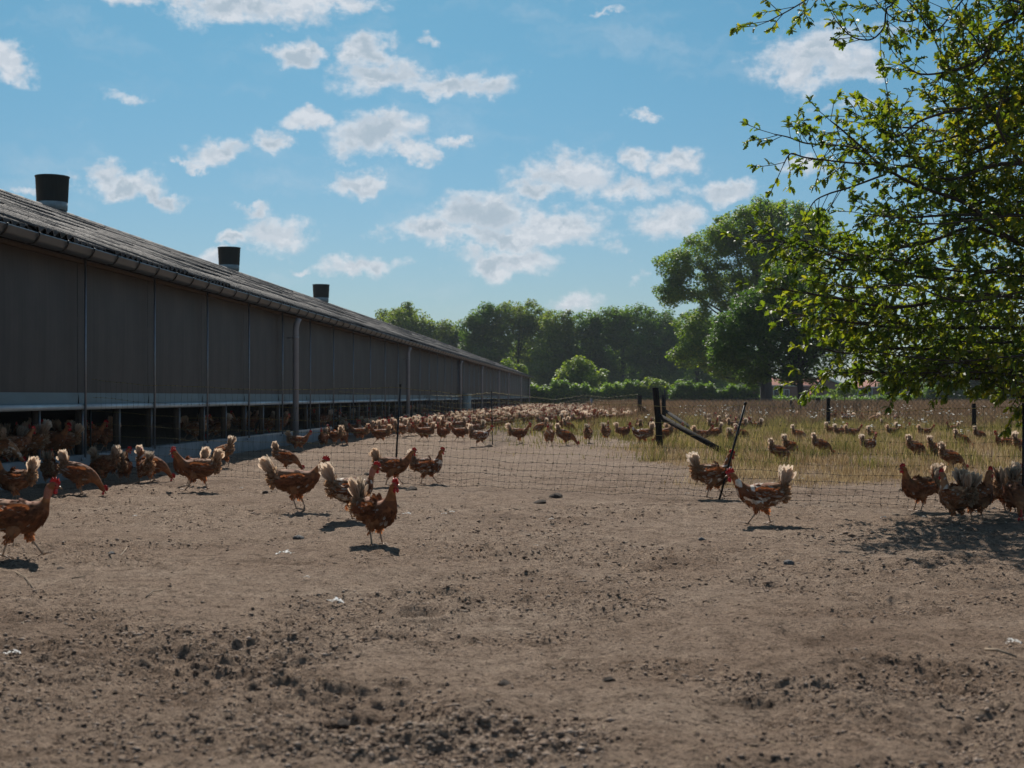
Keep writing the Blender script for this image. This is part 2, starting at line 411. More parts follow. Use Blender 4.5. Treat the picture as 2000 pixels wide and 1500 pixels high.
def height(x, y, lod=6):
    x = np.asarray(x, float); y = np.asarray(y, float)
    h = 0.055 * fbm(x * 0.35, y * 0.35, 2, 3)
    rough = 0.25 + 2.1 * np.clip(fbm(x * 0.8 + 3, y * 1.3, 3, 9) + .8 * fbm(x * 2.3 + 3, y * 4.0, 3, 19) + 0.22, 0, 1)
    h = h + 0.050 * np.minimum(rough, 1.4) * fbm(x * 3.2, y * 4.6, 3, 21)
    if lod > 3:
        c = np.abs(fbm(x * 11, y * 11, 3, 40))                 # billowed scratch marks
        h = h + rough * 0.046 * (c - 0.12)
        h = h + (.5 + rough) * 0.013 * fbm(x * 24, y * 30, 2, 60, .65)
        h = h + (.6 + rough) * 0.007 * (np.abs(fbm(x * 45, y * 60, 2, 67, .6)) - .12)
        f_ = fbm(x * 14 + 4, y * 26, 4, 83, .65); h = h - .011 * np.clip(f_ - .10, 0, 1) * (1 + rough)
    for (hx, hy, r, d) in HOLES:
        q = np.sqrt((x - hx) ** 2 + ((y - hy) * 0.9) ** 2) / r
        h = h - d * np.exp(-q * q * 2.2) + 0.45 * d * np.exp(-((q - 1.25) ** 2) * 5)
    return h
def gz(x, y):
    return float(height(np.array([x]), np.array([y]))[0])

# ------------------------------------------------------------------ ground
def smoothstep(a, b, x):
    t_ = np.clip((x - a) / (b - a), 0, 1); return t_ * t_ * (3 - 2 * t_)
def px_of(x, y): return 1000 + F * x / np.maximum(y, .1)
def py_of(y): return HY + F * CH / np.maximum(y, .1)
def grass_masks(x, y):
    """dry, green, brown cover by world position"""
    n = fbm(x * 0.5, y * 0.5, 4, 77); n2 = fbm(x * .12, y * .12, 3, 91)
    edge = x - (1.9 + 0.045 * (y - 14) + n * 2.2)                      # the run ends on a slanting edge
    infield = smoothstep(-.6, .6, edge) * smoothstep(13.2, 15.0, y + n * 2.5)
    green = infield * smoothstep(21, 31, y + n * 14) * smoothstep(-.22, .12, fbm(x * .35 + 9, y * .22, 3, 55))
    patch = np.exp(-(((x - 3.6) / 3.5) ** 2 + ((y - 47) / 12) ** 2)) * 1.2
    brown = infield * smoothstep(52, 75, y + n2 * 30)
    far = smoothstep(112, 125, y)
    return infield, np.clip(green + patch, 0, 1), brown, far
NC, NR = 900, 760
ys = np.concatenate([np.linspace(-30, 2.0, 12)[:-1], 1 / np.linspace(1 / 2.2, 1 / 45., NR), 45 * np.exp(np.linspace(0.02, math.log(900 / 45.), 60))])
sd = np.linspace(-1, 1, NC)
so = np.array([1.15, 1.4, 1.9, 3, 5, 9, 16])
s_ = np.concatenate([-so[::-1], sd, so])
wid = 1.2 + 0.43 * np.abs(ys)
Yg, Sg = np.meshgrid(ys, s_, indexing='ij')
Wg = wid[:, None]
Xg = np.where(np.abs(Sg) <= 1, Sg * Wg, np.sign(Sg) * (Wg + (np.abs(Sg) - 1) * (20 + 0.4 * Wg)))
fade = 1 - smoothstep(25, 60, np.abs(Yg)) * .8
Hg = height(Xg, Yg) * np.where(np.abs(Sg) <= 1, 1, .3) * fade
nr, nc = Xg.shape
V = np.stack([Xg.ravel(), Yg.ravel(), Hg.ravel()], 1)
idx = np.arange(nr * nc).reshape(nr, nc)
Fq = np.stack([idx[:-1, :-1], idx[:-1, 1:], idx[1:, 1:], idx[1:, :-1]], -1).reshape(-1, 4)
dry, green, brown, far = grass_masks(Xg, Yg)
patchn = .6 * fbm(Xg * .9, Yg * .9, 4, 5) + .55 * fbm(Xg * 2.2, Yg * 3.4, 4, 15)
dirt = np.array([0.325, 0.226, 0.158]); dirt2 = np.array([0.16, 0.108, 0.076]); dirt3 = np.array([0.42, 0.315, 0.235])
k = np.clip(.45 + patchn * 1.6 + 0.25 * smoothstep(0, 3.0, Xg) * smoothstep(9.5, 6, Yg), 0, 1)[..., None]
C = dirt3 * (1 - k) + dirt * k
k2 = np.clip((patchn - .12) * 4, 0, 1)[..., None] * .55
C = C * (1 - k2) + dirt2 * k2
for m_, c_ in ((dry, (0.30, 0.205, 0.13)), (green, (0.20, 0.155, 0.085)), (brown, (0.22, 0.15, 0.105)), (far, (0.06, 0.12, 0.025))):
    C = C * (1 - m_[..., None] * .9) + np.array(c_) * m_[..., None] * .9
gm = np_mesh('ground', V, Fq, True, C.reshape(-1, 3))
t = mat('bare_soil')
at_ = t.new('ShaderNodeAttribute', attribute_name='Col'); g = t.new('ShaderNodeNewGeometry')
p = g.outputs['Position']
na = t.noise(p, 9, 8, 0.68); nb = t.noise(p, 60, 6, 0.7); ncn = t.noise(p, 230, 4, 0.7)
mul = t.ramp(t.math('ADD', t.math('MULTIPLY', na, .45), t.math('ADD', t.math('MULTIPLY', nb, .35), t.math('MULTIPLY', ncn, .2))), [(0.38, (.36, .31, .27)), (0.48, (0.94, .92, .90)), (0.60, (1.42, 1.42, 1.42))])  # soil mottling, with pit shade and lit crests worked into its contrast
c = t.mix(1.0, at_.outputs['Color'], mul, 'MULTIPLY')
speck = t.math('MAXIMUM', t.smooth(t.noise(p, 70, 3, .6), 0.555, 0.63), t.smooth(t.noise(t.vmath('MULTIPLY', p, (1, 1.6, 1)), 24, 6, .72), 0.555, 0.635))  # dark specks painted into the soil colour as the shade of small pits
c = t.mix(t.math('MULTIPLY', speck, .72), c, (0.060, 0.042, 0.031))
straw = t.smooth(t.noise(t.vmath('MULTIPLY', p, (1.0, 2.6, 1)), 38, 4, .6), 0.66, 0.72)
c = t.mix(t.math('MULTIPLY', straw, .5), c, (0.36, 0.28, 0.17))
rust = t.smooth(t.noise(p, 5.5, 5, .65), 0.60, 0.74)
c = t.mix(t.math('MULTIPLY', rust, .45), c, (0.16, 0.085, 0.045))
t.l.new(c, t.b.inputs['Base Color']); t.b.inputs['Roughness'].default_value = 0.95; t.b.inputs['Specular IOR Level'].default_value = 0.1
b1 = t.new('ShaderNodeBump'); b1.inputs['Strength'].default_value = 1.0; b1.inputs['Distance'].default_value = 0.05
t.l.new(t.math('ADD', nb, t.math('MULTIPLY', ncn, .45)), b1.inputs['Height'])
t.l.new(b1.outputs[0], t.b.inputs['Normal'])
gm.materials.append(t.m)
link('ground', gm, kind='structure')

# ------------------------------------------------------------------ air
hz_m = bpy.data.materials.new('haze'); hz_m.use_nodes = True; ht = NT(hz_m.node_tree); ht.n.clear()
pv = ht.new('ShaderNodeVolumePrincipled'); pv.inputs['Density'].default_value = 0.00032; pv.inputs['Color'].default_value = (0.82, 0.90, 1.0, 1)
ho = ht.new('ShaderNodeOutputMaterial'); ht.l.new(pv.outputs[0], ho.inputs['Volume'])
mbh = MB(); mbh.box(-260, 260, -40, 1200, -1.6, 24); link('haze', mbh.mesh('haze', hz_m), kind='stuff')
sc.cycles.volume_bounces = 0

# ------------------------------------------------------------------ the barn, in its own frame: u = out from the wall towards the run, v = along it
BTH = math.atan(169 / F)
barn = link('poultry_barn', None, loc=(-5.86, 0, 0), label='long low poultry barn with dark mesh curtain wall, gutter and corrugated roof', cat='barn')
barn.rotation_euler = (0, 0, -BTH)
BC, BS = math.cos(BTH), math.sin(BTH)
def barn_pt(u, v): return (-5.86 + u * BC + v * BS, -u * BS + v * BC)
V0, V1 = 3.0, 118.0
RODS = [15.7 + 2.45 * k for k in range(-5, 42)]
mb = MB(); mb.box(-0.22, 0.0, V0, V1, -0.3, 0.25); link('concrete_kerb', mb.mesh('kerb', M['kerb']), barn)
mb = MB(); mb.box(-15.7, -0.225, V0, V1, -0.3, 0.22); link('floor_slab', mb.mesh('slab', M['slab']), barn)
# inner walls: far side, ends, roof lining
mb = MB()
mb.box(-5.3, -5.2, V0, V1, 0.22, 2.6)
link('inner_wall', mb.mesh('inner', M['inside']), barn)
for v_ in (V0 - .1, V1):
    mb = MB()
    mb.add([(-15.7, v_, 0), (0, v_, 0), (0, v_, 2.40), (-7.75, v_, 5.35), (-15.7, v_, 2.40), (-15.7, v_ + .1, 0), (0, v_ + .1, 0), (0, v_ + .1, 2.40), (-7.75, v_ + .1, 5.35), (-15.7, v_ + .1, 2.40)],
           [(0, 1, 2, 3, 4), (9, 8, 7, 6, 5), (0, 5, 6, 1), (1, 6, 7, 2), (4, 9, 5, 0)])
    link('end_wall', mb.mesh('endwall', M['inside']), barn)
mb = MB(); mb.box(-15.8, -15.7, V0, V1, 0, 2.45); link('rear_wall', mb.mesh('rearwall', M['brick']), barn)
# curtain panels between the rods (each slightly sagging cloth)
cm = MB()
nu, nz = 10, 6
Vc = []; 
for i in range(nu + 1):
    for j in range(nz + 1):
        y = 2.43 * i / nu; z = 0.955 + (2.43 - 0.955) * j / nz
        b = 0.018 * math.sin(math.pi * i / nu) * math.sin(math.pi * (j / nz)) + .004 * math.sin(i * 2.1)
        Vc.append((b - 0.05, y, z))
cm.add(Vc, [(i * (nz + 1) + j, (i + 1) * (nz + 1) + j, (i + 1) * (nz + 1) + j + 1, i * (nz + 1) + j + 1) for i in range(nu) for j in range(nz)])
panel = cm.mesh('curtain_panel', M['curtain'], True)
cm = MB(); Vc = []
for i in range(13):
    for j in range(4):
        y = 2.45 * i / 12; z = 0.80 + 0.16 * j / 3
        Vc.append((-0.035 + 0.006 * math.sin(i * 1.9 + j), y, z))
cm.add(Vc, [(i * 4 + j, (i + 1) * 4 + j, (i + 1) * 4 + j + 1, i * 4 + j + 1) for i in range(12) for j in range(3)])
band = cm.mesh('cloth_band', M['bandcloth'], True)
mb = MB(); mb.tube([(0, 0, 0), (0, 2.45, 0)], 0.033, 10); roller = mb.mesh('roller_tube', M['roller'], True)
mb = MB(); mb.tube([(0, 0, 0.22), (0, 0, 2.46)], 0.014, 6); mb.tube([(0, 0, .225), (0, -0.11, .2)], .010, 5); mb.tube([(0, -.11, .2), (0, -.11, .235)], .009, 5)
rod = mb.mesh('curtain_rod', M['pipe'], True)
DOORV = 57.6
for k_, v_ in enumerate(RODS[:-1]):
    if v_ + 2.45 > V1: break
    if abs(v_ + 1.2 - 58.8) < 1.25: 
        pass
    o = link('curtain_panel', panel, barn, (0, v_ + .01, 0))
    link('cloth_band', band, barn, (0, v_, 0))
    r_ = link('roller_tube', roller, barn, (0.005, v_, 0.80 + rnd.uniform(-.004, .004)))
    link('curtain_rod', rod, barn, (0.045, v_, 0.0))
mb = MB(); mb.box(-.06, -.045, 58.0, 59.3, .25, 2.4); link('barn_door', mb.mesh('door', M['door']), barn, (.07, 0, 0))
mb = MB(); mb.box(.0, .28, 59.5, 60.7, .1, 1.0); mb.box(-.02, .3, 59.45, 60.75, 1.0, 1.03); link('service_cabinet', mb.mesh('cab', M['cabinet']), barn)
# timber uprights behind the opening, each with a bright steel edge
mb = MB(); mb.box(-.14, -.07, 0, .035, .25, .86); up_ = mb.mesh('timber_upright', M['wood_in'])
mb = MB(); mb.box(-.065, -.050, 0, .02, .25, .86); ue = mb.mesh('steel_edge', M['pipe'])
v_ = 12.2
while v_ < 75:
    o = link('timber_upright', up_, barn, (0, v_, 0)); link('steel_edge', ue, o)
    v_ += 1.225
# wall plate under the eaves
mb = MB(); mb.box(-.06, .02, V0, V1, 2.43, 2.50); link('wall_plate', mb.mesh('plate', M['wood_in']), barn)
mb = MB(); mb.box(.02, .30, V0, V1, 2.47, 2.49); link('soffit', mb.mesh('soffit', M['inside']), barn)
# gutter: half-open box profile in lengths, brackets
EU = 0.36
prof = [(.0, .14), (.0, .02), (.02, .0), (.09, .0), (.125, .05), (.135, .105), (.15, .125), (.15, .14), (.140, .142), (.127, .11), (.115, .055), (.085, .012), (.022, .012), (.012, .024), (.012, .14)]
def profile_run(pr, v0, v1):
    m_ = MB(); n_ = len(pr)
    m_.add([(x, v0, z) for x, z in pr] + [(x, v1, z) for x, z in pr], [(i, (i + 1) % n_, n_ + (i + 1) % n_, n_ + i) for i in range(n_)])
    return m_
gm_ = profile_run(prof, 0, 3.99).mesh('gutter_length', M['gutter'])
v_ = V0
while v_ < V1 - 3:
    link('gutter_length', gm_, barn, (EU - .155, v_, 2.43)).scale = (1, 1, .72); v_ += 4.0
bm_ = MB()
br = [(-.006, .15), (.15, .15), (.162, .142), (.157, .10), (.134, .04), (.095, -.008), (.0, -.008)]
br2 = [(-.006, .15), (.148, .149), (.1515, .14), (.147, .10), (.124, .046), (.09, -.0005), (.0, -.0005)]
n_ = len(br)
bm_.add([(x, 0, z) for x, z in br] + [(x, .03, z) for x, z in br] + [(x, 0, z) for x, z in br2] + [(x, .03, z) for x, z in br2],
        [(i, i + 1, n_ + i + 1, n_ + i) for i in range(n_ - 1)] + [(i, 2 * n_ + i, 2 * n_ + i + 1, i + 1) for i in range(n_ - 1)] + [(n_ + i, n_ + i + 1, 3 * n_ + i + 1, 3 * n_ + i) for i in range(n_ - 1)])
brk = bm_.mesh('gutter_bracket', M['black_plastic'])
v_ = 4.0; 
while v_ < V1:
    link('gutter_bracket', brk, barn, (EU - .155, v_, 2.43)).scale = (1, 1, .72); v_ += 0.742
# downpipes
mb = MB(); mb.tube([(.0, 0, .0), (.0, 0, 2.20), (0.02, 0, 2.30), (.06, 0, 2.40)], .055, 12); mb.tube([(0, 0, 2.0), (0, 0, 2.06)], .06, 12); mb.tube([(-.16, 0, 2.03), (0, 0, 2.03)], .012, 5)
dp = mb.mesh('downpipe', M['downpipe'], True)
for v_ in (25.9, 41.2, 56.8, 67.2, 78.5, 87.0, 101, 113.5):
    link('downpipe', dp, barn, (.20, v_, -.02))
# roof: corrugated fibre-cement sheets lapped up the slope
PITCH = math.atan((5.56 - 2.54) / 8.0)
W_S, L_S = 1.06, 1.42
SLOPE = 8.16 / math.cos(PITCH)
def sheet(n_wave=6, per=6, length=1.52):
    V = []; n = n_wave * per
    for i in range(n + 1):
        y = (W_S + .04) * i / n; z = .026 * math.sin(2 * math.pi * i / per)
        for (xx, dz) in ((0, .016), (0, .009), (-length, 0.0)):
            V.append((xx, y, z + dz - (0.0)))
        V.append((0, y, z + .001))
    Fs = []
    for i in range(n):
        a, b = i * 4, (i + 1) * 4
        Fs.append((a, b, b + 2, a + 2)); Fs.append((a + 3, b + 3, b, a))
    return V, Fs
Vs, Fs = sheet()
m_ = MB(); m_.add(Vs, Fs); sheet_me = m_.mesh('roof_sheet', M['roof'], False)
Vs = np.array(Vs); Fs = np.array(Fs)
def slope_pt(d, v): return (EU - .05 - d * math.cos(PITCH), v, 2.545 + d * math.sin(PITCH))
RC = 6
count = 0; RV = []; RF = []; off = 0
roof = link('roof', None, barn, label='weathered corrugated fibre cement roof')
nsheet = int((V1 - V0) / W_S)
for i in range(nsheet):
    for c_ in range(RC):
        d = c_ * L_S; v_ = V0 + i * W_S
        jit = (rnd.uniform(-.05, .06), rnd.uniform(.0, .006) + (rnd.random() < .3) * rnd.uniform(.01, .03), rnd.uniform(-.007, .007))
        if i < 56:
            if i < 6: continue
            x, y, z = slope_pt(d - jit[0], v_)
            o = link('roof_sheet', sheet_me, roof, (x, y, z + jit[1])); o.rotation_euler = (jit[2], PITCH, 0)
        else:
            x, y, z = slope_pt(d - jit[0], v_)
            R = np.array(Euler((jit[2], PITCH, 0)).to_matrix())
            RV.append(Vs @ R.T + np.array([x, y, z + jit[1]])); RF.append(Fs + off); off += len(Vs)
link('far_sheets', np_mesh('far_sheets', np.concatenate(RV), np.concatenate(RF), False, None, M['roof']), roof, kind='stuff')
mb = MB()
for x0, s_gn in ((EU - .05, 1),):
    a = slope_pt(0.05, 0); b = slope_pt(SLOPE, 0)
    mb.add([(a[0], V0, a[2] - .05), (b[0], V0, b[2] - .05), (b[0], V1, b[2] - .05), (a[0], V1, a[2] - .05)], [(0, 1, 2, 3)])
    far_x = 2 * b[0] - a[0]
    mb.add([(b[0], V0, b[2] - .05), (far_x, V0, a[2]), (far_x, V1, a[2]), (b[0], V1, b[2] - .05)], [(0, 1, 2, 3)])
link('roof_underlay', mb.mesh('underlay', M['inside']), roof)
rx, _, rz = slope_pt(SLOPE + .03, 0)
mb = MB(); 
rm = MB(); rm.tube([(0, 0, 0), (0, 1.12, 0.012)], .10, 10); ridge = rm.mesh('ridge_tile', M['roof'], True)
v_ = 24.0; k_ = 0
while v_ < V1 and k_ < 90:
    link('ridge_tile', ridge, roof, (rx, v_, rz - .06)); v_ += 1.06; k_ += 1
# chimneys (round fan outlets)
for v_ in (35.0, 52.0, 69.4):
    ve = link('roof_vent', None, barn, (rx - .25, v_, rz - .45))
    m1 = MB(); m1.tube([(0, 0, 0), (0, 0, .45), (0, 0, .72)], [.46, .36, .35], 28); link('stack', m1.mesh('stack', M['vent'], True), ve)
    m1 = MB(); m1.tube([(0, 0, .50), (0, 0, .70)], [.375, .385], 28); link('collar', m1.mesh('collar', M['vent_band'], True), ve)
    m1 = MB(); n_ = 36; Vv = []
    for (r, z) in ((.37, .70), (.385, .71), (.415, 1.34), (.43, 1.345), (.43, 1.37), (.39, 1.37), (.36, .8)):
        for q in range(n_):
            a = 2 * math.pi * q / n_; rr = r + (.006 if q % 2 else 0)
            Vv.append((rr * math.cos(a), rr * math.sin(a), z))
    m1.add(Vv, [(i * n_ + q, i * n_ + (q + 1) % n_, (i + 1) * n_ + (q + 1) % n_, (i + 1) * n_ + q) for i in range(6) for q in range(n_)] + [tuple(6 * n_ + q for q in range(n_))])
    link('cowl', m1.mesh('cowl', M['vent']), ve)

# ------------------------------------------------------------------ foliage tools
def frames(n, up_bias=0.6, N=None):
    """n random leaf frames: rows axis, side, normal"""
    nor = rng.normal(size=(n, 3)); nor[:, 2] = np.abs(nor[:, 2]) * (1 + up_bias) 
    if N is not None: nor = nor * .6 + N
    nor /= np.linalg.norm(nor, axis=1, keepdims=True)
    tg = rng.normal(size=(n, 3)); tg -= (tg * nor).sum(1, keepdims=True) * nor
    tg /= np.linalg.norm(tg, axis=1, keepdims=True)
    return tg, np.cross(nor, tg), nor
def place_leaves(Cn, size, tpl, tris, A, B, N):
    """Cn (n,3) centres, tpl (k,3) template in (A,B,N) axes"""
    size = np.asarray(size).reshape(-1, 1, 1)
    V = Cn[:, None, :] + size * (tpl[None, :, 0:1] * A[:, None] + tpl[None, :, 1:2] * B[:, None] + tpl[None, :, 2:3] * N[:, None])
    k = len(tpl)
    Fx = (np.arange(len(Cn))[:, None, None] * k + tris[None]).reshape(-1, tris.shape[1])
    return V.reshape(-1, 3), Fx
QT = np.array([(-.5, 0, 0), (-.05, .3, .07), (.5, 0, -.05), (-.05, -.3, .07)]); QF = np.array([(0, 1, 2), (0, 2, 3)])
ST = np.array([(-.5, 0, 0), (-.15, .28, .05), (.12, .12, .02), (.25, .3, .04), (.5, 0, -.06), (.2, -.28, .04), (.02, -.1, .02), (-.2, -.26, .05)])
SF = np.array([(0, 1, 2), (2, 3, 4), (0, 2, 4), (0, 4, 6), (4, 5, 6), (0, 6, 7)])

def crown_tree(name, label, cat, bx, Y, blobs, n_leaf, leaf, m_leaf, trunk_w, base_z=0.0, group=None, depth=1.0, clump=0.55, shape='Q', limbs=14, trunk_top=None, fill=.25, lower=None):
    """blobs: crown lobes as photo-pixel ellipses (cx, cy, rx, ry) standing at distance Y"""
    s = Y / F
    bX = (bx - 1000) * s
    root = link(name, None, loc=(bX, Y, base_z), label=label, cat=cat, group=group)
    el = []
    for (cx, cy, rx, ry) in blobs:
        c = at(cx, cy, Y); el.append((c.x, Y + rng.uniform(-.3, .3) * rx * s, c.z, rx * s, rx * s * depth, ry * s))
    vol = np.array([e[3] * e[5] for e in el]); prob = vol / vol.sum()
    ncl = max(12, int(vol.sum() / (clump ** 2) * 1.9))
    ncl = min(ncl, 1800)
    pick = rng.choice(len(el), ncl, p=prob)
    E = np.array(el)[pick]
    d = rng.normal(size=(ncl, 3)); d /= np.linalg.norm(d, axis=1, keepdims=True)
    r = 1 - (1 - fill) * rng.random(ncl) ** 1.6 * .75
    inner = rng.random(ncl) < .15
    r[inner] *= rng.random(inner.sum())
    Cc = E[:, :3] + d * r[:, None] * E[:, 3:6]
    Cc[:, 2] = np.maximum(Cc[:, 2], base_z + .3)
    cr = clump * (0.55 + .9 * rng.random(ncl))
    pl = rng.choice(ncl, n_leaf, p=cr ** 2 / (cr ** 2).sum())
    dd = rng.normal(size=(n_leaf, 3)); dd /= np.linalg.norm(dd, axis=1, keepdims=True)
    rr = rng.random(n_leaf) ** .45
    Pp = Cc[pl] + dd * (rr * cr[pl])[:, None] * np.array([1, 1, .72])
    loose = rng.random(n_leaf) < .42
    pe = rng.choice(len(el), n_leaf, p=prob); Ee = np.array(el)[pe]; d3 = rng.normal(size=(n_leaf, 3)); d3 /= np.linalg.norm(d3, axis=1, keepdims=True)
    Pu = Ee[:, :3] + d3 * (rng.random(n_leaf) ** .4)[:, None] * Ee[:, 3:6] * .93
    Pp[loose] = Pu[loose]; Pp[:, 2] = np.maximum(Pp[:, 2], base_z + .2)
    Nn = dd * .6 + np.array([0, 0, .55])
    A, B, N = frames(n_leaf, 0.3, Nn)
    sz = leaf * (.6 + .8 * rng.random(n_leaf))
    T, TF = (QT, QF) if shape == 'Q' else (ST, SF)
    V, Fx = place_leaves(Pp - np.array([bX, Y, base_z]), sz, T, TF, A, B, N)
    link('crown', np_mesh('crown', V, Fx, False, None, m_leaf), root)
    # trunk and limbs
    mb = MB(); tw = trunk_w
    top = max(e[2] + e[5] * .6 for e in el) if trunk_top is None else trunk_top
    cxm = float(np.average([e[0] for e in el], weights=vol)) - bX
    pts = [(0, 0, -.2), (0.02, 0, .3), (cxm * .1, 0, (top - base_z) * .3), (cxm * .45, 0, (top - base_z) * .62), (cxm * .8, 0, (top - base_z) * .95)]
    mb.tube(pts, [tw * .72, tw * .52, tw * .45, tw * .3, tw * .06], 9)
    lowc = rng.choice(ncl, min(limbs, ncl), replace=False)
    for q in lowc:
        c = Vector(Cc[q]) - Vector((bX, Y, base_z))
        f_ = rng.uniform(.25, .7); h0 = (top - base_z) * f_ * .8
        if c.z < h0: h0 = max(c.z * .75, .4)
        x0 = cxm * f_ * .5
        p0 = Vector((x0, 0, h0)); mid = p0.lerp(c, .5) + Vector((rng.uniform(-.3, .3), 0, rng.uniform(-.2, .35))) * clump * 1.5
        mb.tube([p0, mid, c], [tw * .17, tw * .09, tw * .02], 5)
    link('trunk', mb.mesh('trunk', M['bark_far'], True), root)
    return root

# far tree line, left to right
tl = [
 # bx, Y, blobs, mat, label
 (765, 178, [(765, 640, 40, 34), (740, 655, 22, 22), (790, 625, 32, 28), (770, 700, 40, 50)], 'wood_a', 'small pale tree just left of the tallest one over the barn roof'),
 (815, 170, [(800, 635, 52, 38), (840, 650, 38, 30), (820, 700, 66, 55), (770, 640, 26, 24)], 'wood_a', 'olive tree rising behind the middle of the barn roof'),
 (880, 172, [(880, 655, 34, 24), (905, 690, 46, 50), (860, 700, 40, 45)], 'wood_a', 'low yellowish tree in the dip of the tree line behind the barn'),
 (945, 165, [(945, 625, 38, 30), (925, 660, 32, 40), (960, 610, 24, 18), (945, 710, 52, 60)], 'wood_b', 'rounded tree left of the tallest olive one in the tree line'),
 (1010, 165, [(1000, 614, 44, 30), (1040, 622, 42, 32), (985, 660, 46, 44), (1050, 680, 46, 60), (1010, 730, 60, 46)], 'wood_a', 'tallest olive tree in the tree line behind the barn end'),
 (1085, 160, [(1085, 630, 36, 28), (1100, 665, 34, 44), (1075, 710, 44, 60)], 'wood_a', 'brownish olive tree between the two broad woodland crowns'),
 (1150, 162, [(1145, 632, 36, 30), (1170, 650, 34, 40), (1140, 700, 46, 66), (1180, 730, 40, 50)], 'wood_b', 'dark green tree above the round yellow-green bush'),
 (1215, 160, [(1225, 620, 36, 26), (1200, 640, 36, 40), (1240, 665, 42, 56), (1215, 725, 50, 56)], 'wood_b', 'highest dark green tree right of the round bush'),
 (1285, 162, [(1275, 628, 30, 24), (1300, 650, 34, 40), (1285, 700, 50, 70), (1320, 690, 40, 60)], 'wood_b', 'dark green tree touching the left edge of the big oak'),
 (1360, 170, [(1360, 650, 50, 50), (1380, 715, 60, 60)], 'wood_b', 'dark tree seen under the left branches of the big oak'),
 (1440, 200, [(1440, 720, 50, 44), (1400, 735, 40, 34)], 'wood_b', 'low dark tree far behind the leafy green tree'),
 (1765, 150, [(1770, 725, 46, 34), (1740, 745, 30, 24), (1800, 740, 36, 34)], 'wood_b', 'low green tree just right of the brick houses'),
 (1835, 140, [(1835, 700, 46, 46), (1850, 740, 56, 36)], 'maple', 'green tree beyond the field under the hanging oak leaves'),
 (1910, 140, [(1905, 705, 50, 46), (1920, 745, 54, 32)], 'wood_b', 'green tree second from the right edge beyond the field'),
 (1990, 135, [(1985, 700, 54, 50), (2010, 745, 60, 34)], 'maple', 'green tree at the right edge beyond the brown field'),
 (2080, 140, [(2080, 690, 60, 60)], 'wood_b', 'green tree cut by the right edge of the field'),
]
for bx, Y, bl, mm, lab in tl:
    big = sum(b[2] * b[3] for b in bl)
    crown_tree('woodland_tree', lab, 'tree', bx, Y, bl, int(9500 + big * 1.6), .30 * Y / 165, M[mm], .45, group='trees of the far tree line', clump=.8, limbs=18, trunk_top=None)
# the wood behind, one mass
Vw = []; Fw = []; off = 0
for k_ in range(26):
    px = 720 + k_ * 27 + rng.uniform(-10, 10); Y = 190 + rng.uniform(-6, 10)
    top = 690 if px < 900 else 655
    n_ = 1500
    c = at(px, 735, Y); rz = (735 - top) * Y / F; rx = 3.6
    d = rng.normal(size=(n_, 3)); d /= np.linalg.norm(d, axis=1, keepdims=True)
    Pp = np.array(c) + d * (rng.random(n_) ** .4)[:, None] * np.array([rx, rx, rz + .8])
    A, B, N = frames(n_, .3, d * .6)
    v, f = place_leaves(Pp, .75 * (.6 + .8 * rng.random(n_)), QT, QF, A, B, N)
    Vw.append(v); Fw.append(f + off); off += len(v)
link('woodland', np_mesh('woodland', np.concatenate(Vw), np.concatenate(Fw), False, None, M['wood_b']), kind='stuff', label='dark mass of woodland filling in behind the tree line')

# big oak and the leafy tree in front of it
crown_tree('oak_tree', 'big spreading oak with broad crown behind the leafy green tree', 'tree', 1497, 108,
    [(1450, 455, 70, 50), (1540, 440, 75, 50), (1600, 455, 45, 42), (1380, 490, 60, 45), (1320, 520, 42, 40), (1310, 575, 32, 32), (1400, 560, 60, 45), (1500, 520, 80, 60), (1360, 640, 46, 40),
     (1345, 690, 32, 34), (1400, 690, 50, 50), (1470, 610, 70, 60), (1560, 560, 70, 70), (1440, 720, 60, 32), (1500, 415, 50, 26)],
    100000, .21, M['oakfar'], .95, clump=.60, limbs=45, fill=.2)
crown_tree('leafy_tree', 'dark green leafy tree standing in the field before the big oak', 'tree', 1565, 64,
    [(1530, 550, 50, 46), (1480, 600, 60, 46), (1430, 650, 48, 50), (1420, 700, 42, 34), (1500, 680, 80, 60), (1570, 620, 66, 70), (1590, 700, 60, 50), (1640, 650, 50, 60), (1550, 735, 46, 20), (1470, 730, 40, 22)],
    52000, .14, M['maple'], .30, clump=.40, limbs=40, fill=.1)
crown_tree('young_tree', 'small bright yellow-green young tree in front of the brick house', 'tree', 1650, 120,
    [(1650, 757, 16, 14), (1642, 768, 20, 10), (1664, 762, 12, 12)], 1300, .22, M['shrub'], .12, clump=.4, limbs=5)
crown_tree('round_bush', 'round yellow-green bush standing above the hedge', 'bush', 1130, 122,
    [(1130, 728, 42, 28), (1110, 742, 34, 24), (1150, 745, 40, 26), (1135, 712, 26, 14)], 6500, .27, M['shrub'], .2, clump=.45, limbs=8)
crown_tree('tall_shrub', 'pale yellowish shrub showing over the far corner of the barn roof', 'bush', 1000, 126,
    [(990, 712, 14, 16), (1005, 726, 20, 14), (1018, 720, 10, 12)], 1600, .24, M['shrub'], .12, clump=.4, limbs=4)
crown_tree('spreading_bush', 'low pale bush behind the hedge beside the wooden corner post', 'bush', 1272, 118,
    [(1272, 757, 34, 16), (1245, 765, 26, 12), (1300, 762, 24, 14)], 3600, .24, M['shrub'], .12, clump=.4, limbs=4)
